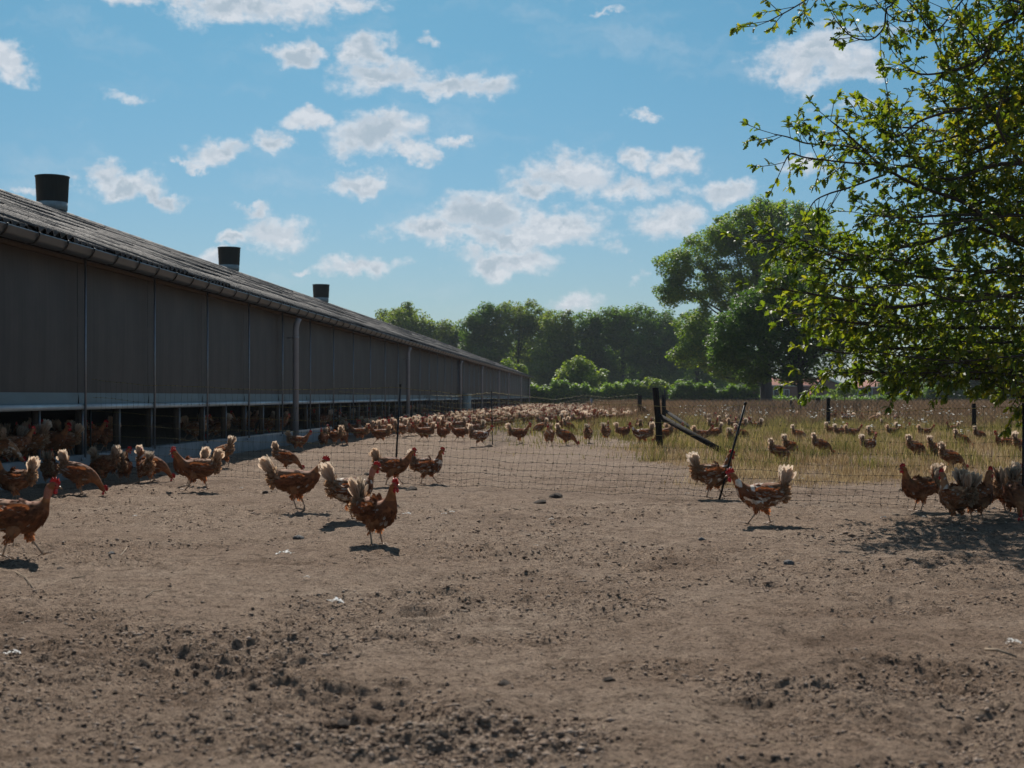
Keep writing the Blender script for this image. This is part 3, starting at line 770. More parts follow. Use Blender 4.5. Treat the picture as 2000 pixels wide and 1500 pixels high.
# hedges
def hedge(name, label, x0, x1, Y, top, n, leaf, mt, wob=6, dep=1.6):
    s = Y / F; px = rng.uniform(x0, x1, n); tz = top + wob * np.array([math.sin(p * .05) + .7 * math.sin(p * .13 + 1) + .8 * math.sin(p * .31 + 2) for p in px])
    H = CH + (HY - tz) * s
    u = rng.random(n); side = rng.random(n) < .5
    z = np.where(side, H * u, H - .25 * rng.random(n)); y = Y + np.where(side, -dep * .5 + .3 * rng.random(n), rng.uniform(-dep / 2, dep / 2, n))
    X = (px - 1000) * s
    b = np.stack([X, y, z], 1) + rng.normal(size=(n, 3)) * .12
    A, B, N = frames(n, .3, np.stack([np.zeros(n), -side.astype(float) * .6, 1 - side * .6], 1))
    v, f = place_leaves(b, leaf * (.6 + .8 * rng.random(n)), QT, QF, A, B, N)
    me = np_mesh(name, v, f, False, None, M[mt])
    o = link(name, None, loc=(0, 0, 0), label=label, cat='hedge')
    link('foliage', me, o)
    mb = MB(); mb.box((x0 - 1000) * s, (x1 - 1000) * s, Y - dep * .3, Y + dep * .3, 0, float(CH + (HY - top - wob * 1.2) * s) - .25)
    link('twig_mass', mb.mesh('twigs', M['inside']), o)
hedge('clipped_hedge', 'bright green hedge running right from the far end of the barn', 1034, 1330, 118, 756, 15000, .24, 'hedge')
hedge('wild_hedge', 'darker ragged hedge under the big oak behind the field', 1310, 1480, 112, 757, 6500, .26, 'wood_b', 6)
hedge('garden_hedge', 'low dark garden hedge in front of the brick houses', 1480, 1790, 128, 777, 5200, .24, 'hedge', 2)
hedge('field_edge_hedge', 'dark undergrowth at the right under the far green trees', 1780, 2100, 128, 762, 9000, .3, 'wood_b', 6)

# ------------------------------------------------------------------ brick houses far off
def house(name, label, x0, x1, Y, eave, ridge, wins, gable=None):
    s = Y / F
    X0, X1 = (x0 - 1000) * s, (x1 - 1000) * s; ez = CH + (HY - eave) * s; rz = CH + (HY - ridge) * s; D = 7.0
    h = link(name, None, loc=(X0, Y, 0), label=label, cat='house'); W_ = X1 - X0
    mb = MB(); mb.box(0, W_, 0, D, 0, ez); link('wall', mb.mesh('wall', M['brick']), h)
    mb = MB()
    if gable is None:
        mb.add([(-.3, -.4, ez - .05), (W_ + .3, -.4, ez - .05), (W_ + .3, D / 2, rz), (-.3, D / 2, rz), (-.3, D + .4, ez - .05), (W_ + .3, D + .4, ez - .05)], [(0, 1, 2, 3), (3, 2, 5, 4), (0, 3, 4), (1, 5, 2)])
        link('roof', mb.mesh('roof', M['rooftile']), h)
        mb = MB(); mb.box(-.3, W_ + .3, -.47, -.41, ez - .12, ez + .05); link('gutter_board', mb.mesh('fascia', M['white']), h)
    else:
        gx = W_ * gable
        mb.add([(-.3, -.3, ez - .9), (gx, -.3, rz), (W_ + .3, -.3, ez - .9), (-.3, D, ez - .9), (gx, D, rz), (W_ + .3, D, ez - .9)], [(0, 3, 4, 1), (1, 4, 5, 2)])
        link('roof', mb.mesh('roof', M['rooftile']), h)
        mb = MB(); mb.add([(0, -.01, ez - .9), (W_, -.01, ez - .9), (gx, -.01, rz - .1), (0, .1, ez - .9), (W_, .1, ez - .9), (gx, .1, rz - .1)], [(0, 1, 2), (3, 5, 4)]); link('gable', mb.mesh('gable', M['brick']), h)
        mb = MB()
        for xa, xb in ((-.35, gx), (W_ + .35, gx)):
            mb.add([(xa, -.36, ez - .95), (gx, -.36, rz), (gx, -.36, rz + .28), (xa, -.36, ez - .67), (xa, -.31, ez - .95), (gx, -.31, rz), (gx, -.31, rz + .28), (xa, -.31, ez - .67)],
                   [(0, 1, 2, 3), (4, 7, 6, 5), (3, 2, 6, 7), (0, 4, 5, 1)])
        link('verge_board', mb.mesh('verge', M['white']), h)
    for (a, b, t_, bo) in wins:
        xa, xb = (a - 1000) * s - X0, (b - 1000) * s - X0; za, zb = CH + (HY - bo) * s, CH + (HY - t_) * s
        mb = MB(); f_ = .12
        mb.box(xa, xb, -.08, -.02, zb - f_, zb); mb.box(xa, xb, -.08, -.02, za, za + f_); mb.box(xa, xa + f_, -.08, -.02, za + f_, zb - f_); mb.box(xb - f_, xb, -.08, -.02, za + f_, zb - f_)
        w_ = link('window', mb.mesh('window_frame', M['white']), h)
        mb = MB(); mb.box(xa + f_, xb - f_, -.05, -.03, za + f_, zb - f_); link('pane', mb.mesh('pane', M['glass']), w_)
house('farmhouse', 'long brick farmhouse seen behind the two field tree trunks', 1470, 1592, 190, 753, 736, [(1483, 1487, 756, 778), (1510, 1524, 755, 777), (1530, 1542, 760, 777)])
house('gabled_house', 'red-roofed brick house with sloping white verge boards', 1590, 1690, 186, 757, 738, [(1668, 1676, 762, 776)], gable=.18)
house('brick_house', 'brick house with two small windows right of the white verges', 1688, 1768, 188, 756, 742, [(1691, 1704, 757, 776), (1716, 1723, 760, 775), (1752, 1757, 762, 774)])

# ------------------------------------------------------------------ near oak on the right
OT = Vector((5.7, 11.6, 0))
oak = link('oak_branches', None, loc=OT, label='near oak tree whose leafy branches hang in from the right edge', cat='tree')
limbs = [
 [(1640, -60, 12.6), (1590, -12, 12.5), (1550, 15, 12.4), (1500, 42, 12.3)],
 [(1820, -110, 12.5), (1749, 0, 12.2), (1732, 17, 12.2), (1726, 53, 12.1), (1704, 76, 12), (1676, 76, 12), (1654, 64, 12), (1632, 40, 12)],
 [(1990, -60, 12.3), (1900, -20, 12.0), (1830, 59, 11.9), (1796, 28, 11.8), (1772, 0, 11.8)],
 [(2100, 0, 13), (2000, 28, 12.6), (1940, 62, 12.5), (1920, 110, 12.4), (1870, 135, 12.3), (1800, 145, 12.2), (1760, 120, 12.1)],
 [(1940, 62, 12.5), (1925, 120, 12.5), (1885, 150, 12.6), (1850, 130, 12.6), (1820, 60, 12.6)],
 [(2100, 140, 13), (2000, 180, 12.6), (1940, 205, 12.3), (1870, 214, 12.2), (1800, 235, 12.1), (1750, 265, 12), (1735, 205, 12)],
 [(2100, 160, 13.2), (1990, 205, 12.9), (1940, 235, 12.8), (1870, 265, 12.7), (1795, 282, 12.6), (1762, 262, 12.6)],
 [(2120, 520, 13), (1980, 470, 12.7), (1890, 400, 12.5), (1790, 362, 12.4), (1720, 322, 12.3), (1680, 285, 12.2), (1640, 250, 12.1), (1622, 236, 12.1)],
 [(1720, 322, 12.3), (1660, 318, 12.3), (1575, 308, 12.2), (1545, 300, 12.2), (1530, 322, 12.2)],
 [(1680, 290, 12.3), (1640, 284, 12.4), (1576, 280, 12.4), (1540, 268, 12.4), (1512, 262, 12.4)],
 [(1730, 340, 12.5), (1660, 366, 12.2), (1620, 378, 12.1), (1592, 392, 12.1), (1578, 414, 12.1)],
 [(2150, 480, 13.4), (1990, 470, 13), (1900, 445, 12.8), (1820, 470, 12.6), (1720, 492, 12.5), (1655, 508, 12.4), (1600, 490, 12.3), (1540, 474, 12.2), (1475, 470, 12.2)],
 [(2120, 330, 13), (1960, 320, 12.6), (1860, 350, 12.5), (1800, 330, 12.4), (1745, 322, 12.4)],
 [(2120, 420, 13.2), (1960, 420, 12.6), (1860, 420, 12.4), (1760, 425, 12.3), (1690, 418, 12.2)],
 [(2120, 230, 13.2), (1990, 260, 12.6), (1900, 300, 12.7), (1830, 320, 12.7)],
 [(2100, 60, 13.2), (1990, 100, 13), (1965, 190, 13), (1985, 280, 13), (1960, 350, 12.9)],
 [(2140, 540, 13.4), (1960, 530, 13), (1850, 545, 12.7), (1720, 530, 12.5), (1620, 525, 12.4), (1575, 515, 12.4)],
 [(2120, 600, 13.2), (1920, 575, 12.9), (1760, 600, 12.5), (1650, 585, 12.3), (1560, 570, 12.2), (1505, 562, 12.2)],
 [(2120, 640, 13.2), (1920, 640, 13), (1760, 640, 12.7), (1650, 628, 12.5), (1545, 612, 12.4)],
 [(2120, 700, 13.4), (1920, 690, 13.1), (1760, 680, 12.9), (1660, 690, 12.8), (1605, 680, 12.8)],
 [(2120, 770, 13.6), (1960, 745, 13.3), (1850, 735, 13.1), (1720, 728, 13), (1640, 732, 12.9), (1580, 742, 12.9)],
 [(2100, 780, 13.3), (1995, 775, 13), (1930, 740, 12.9), (1880, 715, 12.9)],
 [(2130, 30, 12.2), (2010, 10, 11.8), (1930, -20, 11.6)],
 [(2120, 380, 12), (2010, 330, 11.8), (1950, 250, 11.6), (1960, 190, 11.5)],
]
limbs += [[(2150, -420, 13), (1950, -330, 12.6), (1750, -260, 12.4), (1600, -200, 12.3)], [(2100, -260, 13), (1900, -210, 12.7), (1700, -150, 12.5), (1560, -120, 12.4)],
 [(2100, -180, 13.4), (1900, -130, 13.1), (1760, -90, 12.9)], [(2150, -300, 12.2), (1960, -260, 12), (1820, -160, 11.8), (1700, -130, 11.7)]]
extra = []
for L in limbs:
    ym = sum(p[1] for p in L) / len(L)
    if ym > 380:
        for r_ in range(3 if ym > 480 else 2):
            dx, dy, dz = rnd.uniform(20, 170), rnd.uniform(-42, 30), rnd.uniform(-1.0, 1.8)
            extra.append([(p[0] + dx * (1 if i > 0 else .3), min(p[1] + dy + rnd.uniform(-14, 14), 728 + 16 * (p[0] > 1850)), p[2] + dz) for i, p in enumerate(L)])
    elif ym > 0:
        for r_ in range(3 if min(p[0] for p in L) > 1700 else 1):
            dx, dy = rnd.uniform(70, 190), rnd.uniform(-50, 50)
            extra.append([(p[0] + dx, p[1] + dy, p[2] + .5) for p in L])
LP = []; LA = []; LN = []
wood = MB()
def add_leaf(p, d, droop):
    LP.append(p); LA.append(d); LN.append(droop)
def twig(p0, d, L, depth=0):
    n = max(3, int(L / .05)); p = p0.copy(); pts = [p.copy()]; dd = d.normalized()
    for i in range(n):
        dd = (dd + Vector((rnd.gauss(0, .16), rnd.gauss(0, .16), rnd.gauss(0, .13) + .02))).normalized()
        p = p + dd * (L / n); pts.append(p.copy())
        if i >= 1:
            for _ in range(2):
                ld = (dd * .8 + Vector((rnd.gauss(0, .7), rnd.gauss(0, .7), rnd.gauss(0, .5) - .15))).normalized()
                add_leaf(p, ld, None)
    for _ in range(5):
        ld = (dd * 1.0 + Vector((rnd.gauss(0, .7), rnd.gauss(0, .7), rnd.gauss(0, .6) - .1))).normalized(); add_leaf(p, ld, None)
    wood.tube([q - OT for q in pts[::2] + ([pts[-1]] if len(pts) % 2 == 0 else [])], [.0035] * (len(pts[::2]) + (len(pts) % 2 == 0)), 3, caps=False)
for li, L in enumerate(limbs + extra):
    P_ = [at(p[0], p[1], p[2] * .86) for p in L]
    # smooth the polyline
    pts = []
    for i in range(len(P_) - 1):
        p0 = P_[max(i - 1, 0)]; p1 = P_[i]; p2 = P_[i + 1]; p3 = P_[min(i + 2, len(P_) - 1)]
        for k_ in range(5):
            u = k_ / 5
            pts.append(.5 * ((2 * p1) + (p2 - p0) * u + (2 * p0 - 5 * p1 + 4 * p2 - p3) * u * u + (3 * p1 - p0 - 3 * p2 + p3) * u ** 3))
    pts.append(P_[-1])
    n = len(pts); main = li < len(limbs)
    r0 = (.022 if L[0][0] > 2040 else .009) if main else .010
    if L[0][0] > 2040 and main:
        pts = [Vector((OT.x, OT.y, max(.8, pts[0].z - .9)))] + pts; r0s = [.06] + [r0 + (.004 - r0) * (i / n) ** .8 for i in range(n)]
    else: r0s = [r0 + (.004 - r0) * (i / n) ** .8 for i in range(n)]
    wood.tube([q - OT for q in pts], r0s, 6)
    base = 1 if L[0][0] > 2040 and main else 0
    span = 0
    for i in range(base + 3, len(pts) - 1):
        a, b = pts[i], pts[i + 1]; dr = (b - a); span += dr.length
        sp_w = .052 if L[0][1] < 370 else .042
        while span > sp_w:
            span -= sp_w
            fr = (i - base) / n
            if rnd.random() < .10: continue
            side = Vector((rnd.gauss(0, 1), rnd.gauss(0, 1), rnd.gauss(0, .8))); side = (side - dr.normalized() * side.dot(dr.normalized())).normalized()
            d = (dr.normalized() * .75 + side * .9).normalized()
            twig(a.lerp(b, rnd.random()), d, rnd.uniform(.12, .34) * (1.15 - .35 * fr))
    twig(pts[-1], pts[-1] - pts[-2], .22)
LF_T = [(0, 0), (.14, .03), (.25, .17), (.34, .09), (.46, .25), (.55, .13), (.68, .27), (.77, .13), (.89, .14), (1, 0)]
mid = [(0, 0), (.34, 0), (.55, 0), (.77, 0)]
tplv = [(x, 0, 0) for x, _ in mid] + [(1, 0, 0)]
tris = []
for sgn in (1, -1):
    o0 = len(tplv)
    for (x, y) in LF_T[1:-1]: tplv.append((x, y * sgn * 1.05, 0))
    b = {x: o0 + i for i, (x, _) in enumerate(LF_T[1:-1])}
    T_ = [(0, b[.25], 1), (0, b[.14], b[.25]), (b[.25], b[.34], 1), (1, b[.34], b[.46]), (1, b[.46], 2), (b[.46], b[.55], 2), (2, b[.55], b[.68]), (2, b[.68], 3), (b[.68], b[.77], 3), (3, b[.77], b[.89]), (3, b[.89], 4)]
    tris += [t_ if sgn > 0 else t_[::-1] for t_ in T_]
tplv = np.array(tplv, float)
tplv[:, 2] = np.abs(tplv[:, 1]) * .45 - .28 * tplv[:, 0] ** 2 + .04 * np.sin(tplv[:, 0] * 17) * (np.abs(tplv[:, 1]) > .1)
tris = np.array(tris)
LPa = np.array([tuple(p) for p in LP]); LAa = np.array([tuple(p) for p in LA]); n = len(LPa)
up = np.tile(np.array([0, 0, 1.0]), (n, 1)) + rng.normal(size=(n, 3)) * .55
Bs = np.cross(up, LAa); Bs /= np.linalg.norm(Bs, axis=1, keepdims=True); Ns = np.cross(LAa, Bs)
size = .045 + .037 * rng.random(n)
print('oak leaves', n)
# the 280 that stand clearest against the sky are single leaves
pxl = 1000 + F * LPa[:, 0] / LPa[:, 1]; pyl = HY - F * (LPa[:, 2] - CH) / LPa[:, 1]
score = size / LPa[:, 1] * 1000 - np.where((pxl < 2000) & (pyl > 0) & (pyl < 780), 0, 50) - .002 * np.abs(pxl - 1500)
order = np.argsort(-score); single = order[:280]; rest = order[280:]
v, f = place_leaves(LPa[rest] - np.array(OT), size[rest], tplv, tris, LAa[rest], Bs[rest], Ns[rest])
link('foliage', np_mesh('foliage', v, f, True, None, M['oakleaf']), oak, kind='stuff')
leaf_me = np_mesh('leaf', tplv, tris, True, None, M['oakleaf'])
for i in single:
    o = link('leaf', leaf_me, oak)
    Mx = Matrix([[LAa[i][r] * size[i], Bs[i][r] * size[i], Ns[i][r] * size[i], (LPa[i] - np.array(OT))[r]] for r in range(3)] + [[0, 0, 0, 1]])
    o.matrix_local = Mx
link('branches', wood.mesh('branches', M['bark'], True), oak)
mb = MB(); mb.tube([(0, 0, -.2), (.02, 0, .4), (0, 0, 2.5), (.1, .1, 5), (.2, .2, 7.5)], [.34, .24, .2, .13, .05], 12)
link('trunk', mb.mesh('trunk', M['bark'], True), oak)

# ------------------------------------------------------------------ grass
def blades(n, xs_, ys_, hs, wd, lean, mt, name, label):
    z0 = height(xs_, ys_, 3) * (1 - smoothstep(25, 60, ys_) * .8)
    a = rng.random(n) * 2 * np.pi; d = np.stack([np.cos(a), np.sin(a), 0 * a], 1)
    ln = rng.random(n) * 2 * np.pi; l = np.stack([np.cos(ln), np.sin(ln), 0 * ln], 1) * (lean * rng.random(n) * hs)[:, None]
    p = np.stack([xs_, ys_, z0 - .01], 1); up = np.stack([0 * a, 0 * a, hs], 1)
    V = np.stack([p - d * wd[:, None], p + d * wd[:, None], p + up * .6 + l * .4 + d * wd[:, None] * .7, p + up * .6 + l * .4 - d * wd[:, None] * .7, p + up + l], 1).reshape(-1, 3)
    b = np.arange(n)[:, None] * 5
    Fq = np.concatenate([b + 0, b + 1, b + 2, b + 3], 1); Ft = np.concatenate([b + 3, b + 2, b + 4], 1)
    link(name, np_mesh(name, V, [Fq, Ft], False, None, M[mt]), label=label, kind='stuff')
def sample(n, y0, y1, key, pw=1.0, ex=.45):
    out = []
    while sum(len(o) for o in out) < n:
        # density falls with distance
        y = 1 / rng.uniform((1 / y1) ** pw, (1 / y0) ** pw, n * 3) ** (1 / pw)
        x = rng.uniform(-.02, ex, n * 3) * y
        mks = grass_masks(x, y)
        m_ = key(mks, x, y)
        keep = rng.random(n * 3) < m_
        out.append(np.stack([x[keep], y[keep]], 1))
    o = np.concatenate(out)[:n]
    return o[:, 0], o[:, 1]
def clumpy(x, y, s=1.3, t_=.02): return smoothstep(-.10, .12, fbm(x * s, y * s, 3, 123) + t_)
x, y = sample(30000, 13.5, 34, lambda m, x, y: m[0] * clumpy(x, y, 2.2) * .9)
n = len(x); blades(n, x, y, .025 + .075 * rng.random(n) + .10 * (rng.random(n) < .08), .0018 + .0016 * y / 15 * rng.random(n), .9, 'drygrass', 'dry_grass', 'dry yellow grass stubble behind the netting')
x, y = sample(36000, 20, 62, lambda m, x, y: m[1] * clumpy(x, y, .9, .0))
n = len(x); blades(n, x, y, .08 + .26 * rng.random(n) * smoothstep(18, 42, y), .0035 + .00012 * y, .5, 'greengrass', 'green_grass', 'green weeds and grass growing in the fenced field')
x, y = sample(30000, 24, 75, lambda m, x, y: m[0] * clumpy(x, y, .5, .05))
n = len(x); blades(n, x, y, .12 + .26 * rng.random(n) * smoothstep(22, 50, y), .003 + .00012 * y, .5, 'drygrass', 'straw_grass', 'straw-coloured standing grass among the green weeds')
x, y = sample(32000, 48, 125, lambda m, x, y: m[2], 1.2)
n = len(x); blades(n, x, y, .45 + .35 * rng.random(n), .006 + .00014 * y, .3, 'browngrass', 'brown_grass', 'tall brown seeding grass at the back of the field')
# weed tufts and straw tufts standing out of the sward
for nm, lab, mt_, nc_, y0, y1, key, h0, h1, seed_ in (('weed_tufts', 'taller green weed tufts among the dry grass of the field', 'greengrass', 420, 17, 62, 1, .16, .42, 201), ('straw_tufts', 'pale straw tufts standing in the fenced field', 'drygrass', 520, 15, 58, 0, .08, .30, 202), ('dark_stalks', 'dark dry stalks among the tall brown grass', 'browngrass', 260, 36, 75, 0, .35, .7, 203)):
    cx0, cy0 = sample(nc_, y0, y1, lambda m, x, y: m[0] * (.3 + .7 * m[key]))
    k_n = 46; gx0 = np.repeat(cx0, k_n) + rng.normal(size=nc_ * k_n) * .10; gy0 = np.repeat(cy0, k_n) + rng.normal(size=nc_ * k_n) * .10
    hh = np.repeat(rng.uniform(h0, h1, nc_) * smoothstep(8, 34, cy0 + 6), k_n) * rng.uniform(.45, 1, nc_ * k_n)
    blades(nc_ * k_n, gx0, gy0, hh, .0028 + .00010 * gy0, .55, mt_, nm, lab)
# white umbels: stalk and flat flower heads, joined (too many to count)
Vn = []; Fn = []; off = 0
fx = .37 - .28 * rng.random(520) ** 1.4; fy = 25 + 30 * rng.random(520)
hx = fx * fy
dk = np.array([m_ for m_ in clumpy(hx, fy, .3, -.04)])
sel = rng.random(520) < (dk * .55 + .02)
mbf = MB(); mbs = MB()
for X_, Y_ in zip(hx[sel], fy[sel]):
    z0 = float(height(np.array([X_]), np.array([Y_]), 3)[0]); H_ = rng.uniform(.25, .6)
    tx, ty = X_ + rng.uniform(-.1, .1), Y_
    mbs.tube([(X_, Y_, z0), (tx, ty, z0 + H_)], .006, 3, caps=False)
    for q in range(4):
        cx_, cy_, cz_ = tx + rng.uniform(-.12, .12), ty + rng.uniform(-.12, .12), z0 + H_ + rng.uniform(-.1, .05); r_ = rng.uniform(.015, .04)
        mbf.add([(cx_ + r_ * math.cos(a), cy_ + r_ * math.sin(a), cz_ + rng.uniform(-.01, .01)) for a in (0, 1.05, 2.1, 3.14, 4.2, 5.2)] + [(cx_, cy_, cz_ - .02)], [(0, 1, 2, 3, 4, 5), (1, 0, 6), (3, 2, 6), (5, 4, 6)])
link('umbel_flowers', mbf.mesh('umbels', M['petal']), kind='stuff', label='white umbel flowers scattered over the grass field')
link('umbel_stalks', mbs.mesh('stalks', M['greengrass']), kind='stuff', label='thin green stalks under the white flowers')

# ------------------------------------------------------------------ electric poultry netting
FR = [(0.02, 'k'), (.09, 'k'), (.16, 'k'), (.235, 'k'), (.32, 'k'), (.42, 'y'), (.54, 'y'), (.67, 'y'), (.81, 'y'), (1.0, 'y')]
def interp(xs, ys_, x):
    return float(np.interp(x, xs, ys_))
def netting(name, label, stations, tops, pitch=.075, rh=.0019, rv=.0010, knots=True, posts=(), post_top=None):
    """stations: ground (x, y, lean_x); tops: list of (arc fraction over the run 0..n, z)"""
    root = link(name, None, loc=(stations[0][0], stations[0][1], 0), label=label, cat='fence')
    O = Vector((stations[0][0], stations[0][1], 0))
    seg = [0]
    for a, b in zip(stations, stations[1:]): seg.append(seg[-1] + math.hypot(b[0] - a[0], b[1] - a[1]))
    tx, tz = [], []
    for s_i, z in tops:
        i = min(int(s_i), len(stations) - 2); tx.append(seg[i] + (s_i - i) * (seg[i + 1] - seg[i])); tz.append(z)
    def P(s, f):
        x = interp(seg, [q[0] for q in stations], s); y = interp(seg, [q[1] for q in stations], s); l = interp(seg, [q[2] for q in stations], s)
        zt = interp(tx, tz, s); g0 = gz(x, y) * .8
        zz = g0 * (1 - f) + zt * f
        b = .02 * math.sin(s * 2.3 + f * 5) * (1 - abs(2 * f - 1)) + .012 * math.sin(s * 7.1 + f * 3)
        return Vector((x + l * f, y + b, zz + .006 * math.sin(s * 3.7 + f * 9) + .004 * math.sin(s * 11 + f * 21))) - O
    n = int(seg[-1] / pitch)
    for f, c_ in FR:
        mb = MB(); pts = [P(seg[-1] * i / (n // 2), f) for i in range(n // 2 + 1)]
        r = rh * (1.45 if f == 1 else 1.0)
        mb.tube(pts, r, 4, caps=False)
        link('line_wire', mb.mesh('line_wire', M['wire_yellow' if c_ == 'y' else 'wire_black']), root)
    mb = MB(); mk = MB()
    for i in range(n + 1):
        s0 = seg[-1] * i / n; ph = rnd.uniform(-1, 1)
        pts = [P(min(seg[-1], max(0, s0 + .010 * math.sin(f * 9 + ph * 3) + (rnd.uniform(-.012, .012) if f > .25 else rnd.uniform(-.004, .004)))), f) for f, _ in FR]
        mb.tube(pts, rv, 3, caps=False)
        if knots:
            for p in pts:
                mk.box(p.x - .0036, p.x + .0036, p.y - .004, p.y + .004, p.z - .0036, p.z + .0036)
    link('mesh_strands', mb.mesh('strands', M['wire_black']), root, kind='stuff')
    if knots: link('knots', mk.mesh('knots', M['black_plastic']), root, kind='stuff')
    for (bx, by, tpx, tpy, Yp) in posts:
        gx, gy = at(bx, by) if Yp is None else ((bx - 1000) * Yp / F, Yp)
        T = at(tpx, tpy, gy)
        mb = MB(); B0 = Vector((gx, gy, gz(gx, gy) - .05))
        mb.tube([B0 - O, T - O], .010, 8); mb.tube([T - O, T - O + (T - B0).normalized() * .025], .013, 8)
        link('post', mb.mesh('net_post', M['black_plastic'], True), root)
def sta(px, py, lean=0): x, y = at(px, py); return (x, y, lean)
netting('poultry_netting', 'near electric poultry netting crossing the yard from barn wall to right edge',
        [sta(177, 928), sta(770, 945, .03), sta(1402, 975, .24), sta(1998, 1002), sta(2300, 1014)],
        [(0, 1.12), (.2, 1.05), (.45, 1.01), (.75, .985), (1, 1.02), (1.2, .935), (1.4, .865), (1.6, .84), (1.85, .825), (2, .845), (2.3, .79), (2.6, .80), (3, .835), (4, .83)],
        posts=[(177, 928, 177, 739, None), (770, 945, 782, 755, None), (1402, 976, 1455, 791, None), (1998, 1002, 1999, 793, None)])
netting('poultry_netting', 'second electric netting further back among the crowd of hens',
        [sta(662, 853), sta(828, 827), sta(962, 870), (4.2, 80, 0), (5.15, 56.5, 0)],
        [(0, 1.03), (.5, .92), (1, .97), (1.6, .92), (2, .99), (2.4, .80), (3, .98), (3.5, .85), (4, 1.0)],
        pitch=.15, rh=.0030, rv=.0016, knots=False,
        posts=[(662, 853, 659, 765, None), (828, 827, 827, 772, None), (962, 870, 960, 767, None), (1127, 802, 1127, 772, 80)])
mb = MB(); x_, y_ = (1155 - 1000) * 86 / F, 86; mb.tube([(0, 0, 0), (0, 0, .78)], .06, 8)
link('marker_post', mb.mesh('marker_post', M['pipe'], True), loc=(x_, y_, 0), label='short pale grey post in front of the hedge at the far end', cat='post')

# wooden strainer posts with struts
def wood_post(label, bx, by, tx, ty, r, strut=None, rod=False):
    gx, gy = at(bx, by); T = at(tx, ty, gy); z0 = gz(gx, gy)
    root = link('fence_post', None, loc=(gx, gy, 0), label=label, cat='fence post')
    mb = MB(); d = T - Vector((gx, gy, 0))
    mb.tube([Vector((0, 0, z0 - .2)), Vector((d.x * .5 + .004, 0, d.z * .5)), Vector((d.x, 0, d.z - .012)), Vector((d.x, 0, d.z))], [r * 1.08, r, r * .97, r * .90], 12)
    link('post', mb.mesh('wood_post', M['post_wood'], True), root)
    if strut:
        (sx, sy, ex, ey) = strut
        A_ = at(sx, sy, gy) - Vector((gx, gy, 0)); gx2, gy2 = at(ex, ey); B_ = Vector((gx2 - gx, gy2 - gy, -.03))
        mb = MB(); mb.tube([A_, A_.lerp(B_, .5), B_], [r * .8, r * .85, r * .8], 10); link('strut', mb.mesh('strut', M['post_wood'], True), root)
    if rod:
        mb = MB(); mb.tube([(d.x + .02, -.08, .3), (d.x + .02, -.08, d.z + .13)], .011, 6); link('rod', mb.mesh('rod', M['black_plastic'], True), root)
    return root
wood_post('thick black wooden corner post with long strut down to the right', 1290, 879, 1280, 757, .056, (1287, 812, 1432, 889))
wood_post('second black wooden post with thin rod and strut behind the thick corner post', 1297, 841, 1296, 771, .058, (1300, 803, 1378, 852), True)
wood_post('small dark wooden post with short strut left of the thick corner post', 1250, 820, 1249, 772, .09, (1252, 796, 1282, 818))
wood_post('thin dark post left of the taller one before the farmhouse', 1599, 808, 1598, 777, .14)
wood_post('dark wooden post left of centre in the wire mesh fence', 1617, 840, 1618, 777, .055)
wood_post('short dark wooden post in the wire mesh fence near the right edge', 1902, 843, 1902, 788, .055)
wood_post('far stub of a post in the brown grass at the right', 1949, 806, 1949, 786, .12)
wood_post('thin dark post beside the leafy tree trunk in the field', 1545, 812, 1545, 782, .06)
gx_, gy_ = at(1441, 889)
mb = MB(); mb.tube([(0, 0, -.05), (.0, 0, .06), (.01, 0, .065)], [.045, .043, .03], 10); link('peg', mb.mesh('peg', M['post_wood'], True), loc=(gx_, gy_, gz(gx_, gy_)), label='short dark peg in the ground at the foot of the long strut', cat='peg')
# diamond wire fence between the field posts
st_ = [(4.13, 37.5), (8.88, 38.8 - .06), (12.2, 36.4), (15.4, 35.0)]
root = link('wire_fence', None, loc=(st_[0][0], st_[0][1], 0), label='diamond wire mesh fence strung along the field posts', cat='fence')
mb = MB(); O = np.array([st_[0][0], st_[0][1], 0])
seg = [0]
for a, b in zip(st_, st_[1:]): seg.append(seg[-1] + math.hypot(b[0] - a[0], b[1] - a[1]))
def WP(s, f):
    top = .80 + .06 * abs(math.sin(s * .62)) ; return (interp(seg, [q[0] for q in st_], s) - O[0], interp(seg, [q[1] for q in st_], s) - O[1] + .02 * math.sin(s * 2 + f * 4), f * top)
k_ = 0; L_ = seg[-1]; dia = .125
while k_ * dia < L_ + .8:
    for sg in (1, -1):
        pts = []
        for q in range(7):
            f = q / 6; s0 = k_ * dia + sg * f * .8 - (.0 if sg > 0 else 0)
            if 0 <= s0 <= L_: pts.append(WP(s0, f))
        if len(pts) > 1: mb.tube(pts, .0040, 3, caps=False)
    k_ += 1
link('diamond_mesh', mb.mesh('diamond_mesh', M['wire_black']), root, kind='stuff')
for f in (1.0, .5, .03):
    mb = MB(); mb.tube([WP(L_ * i / 60, f) for i in range(61)], .004, 4, caps=False); link('line_wire', mb.mesh('line_wire', M['wire_steel']), root)

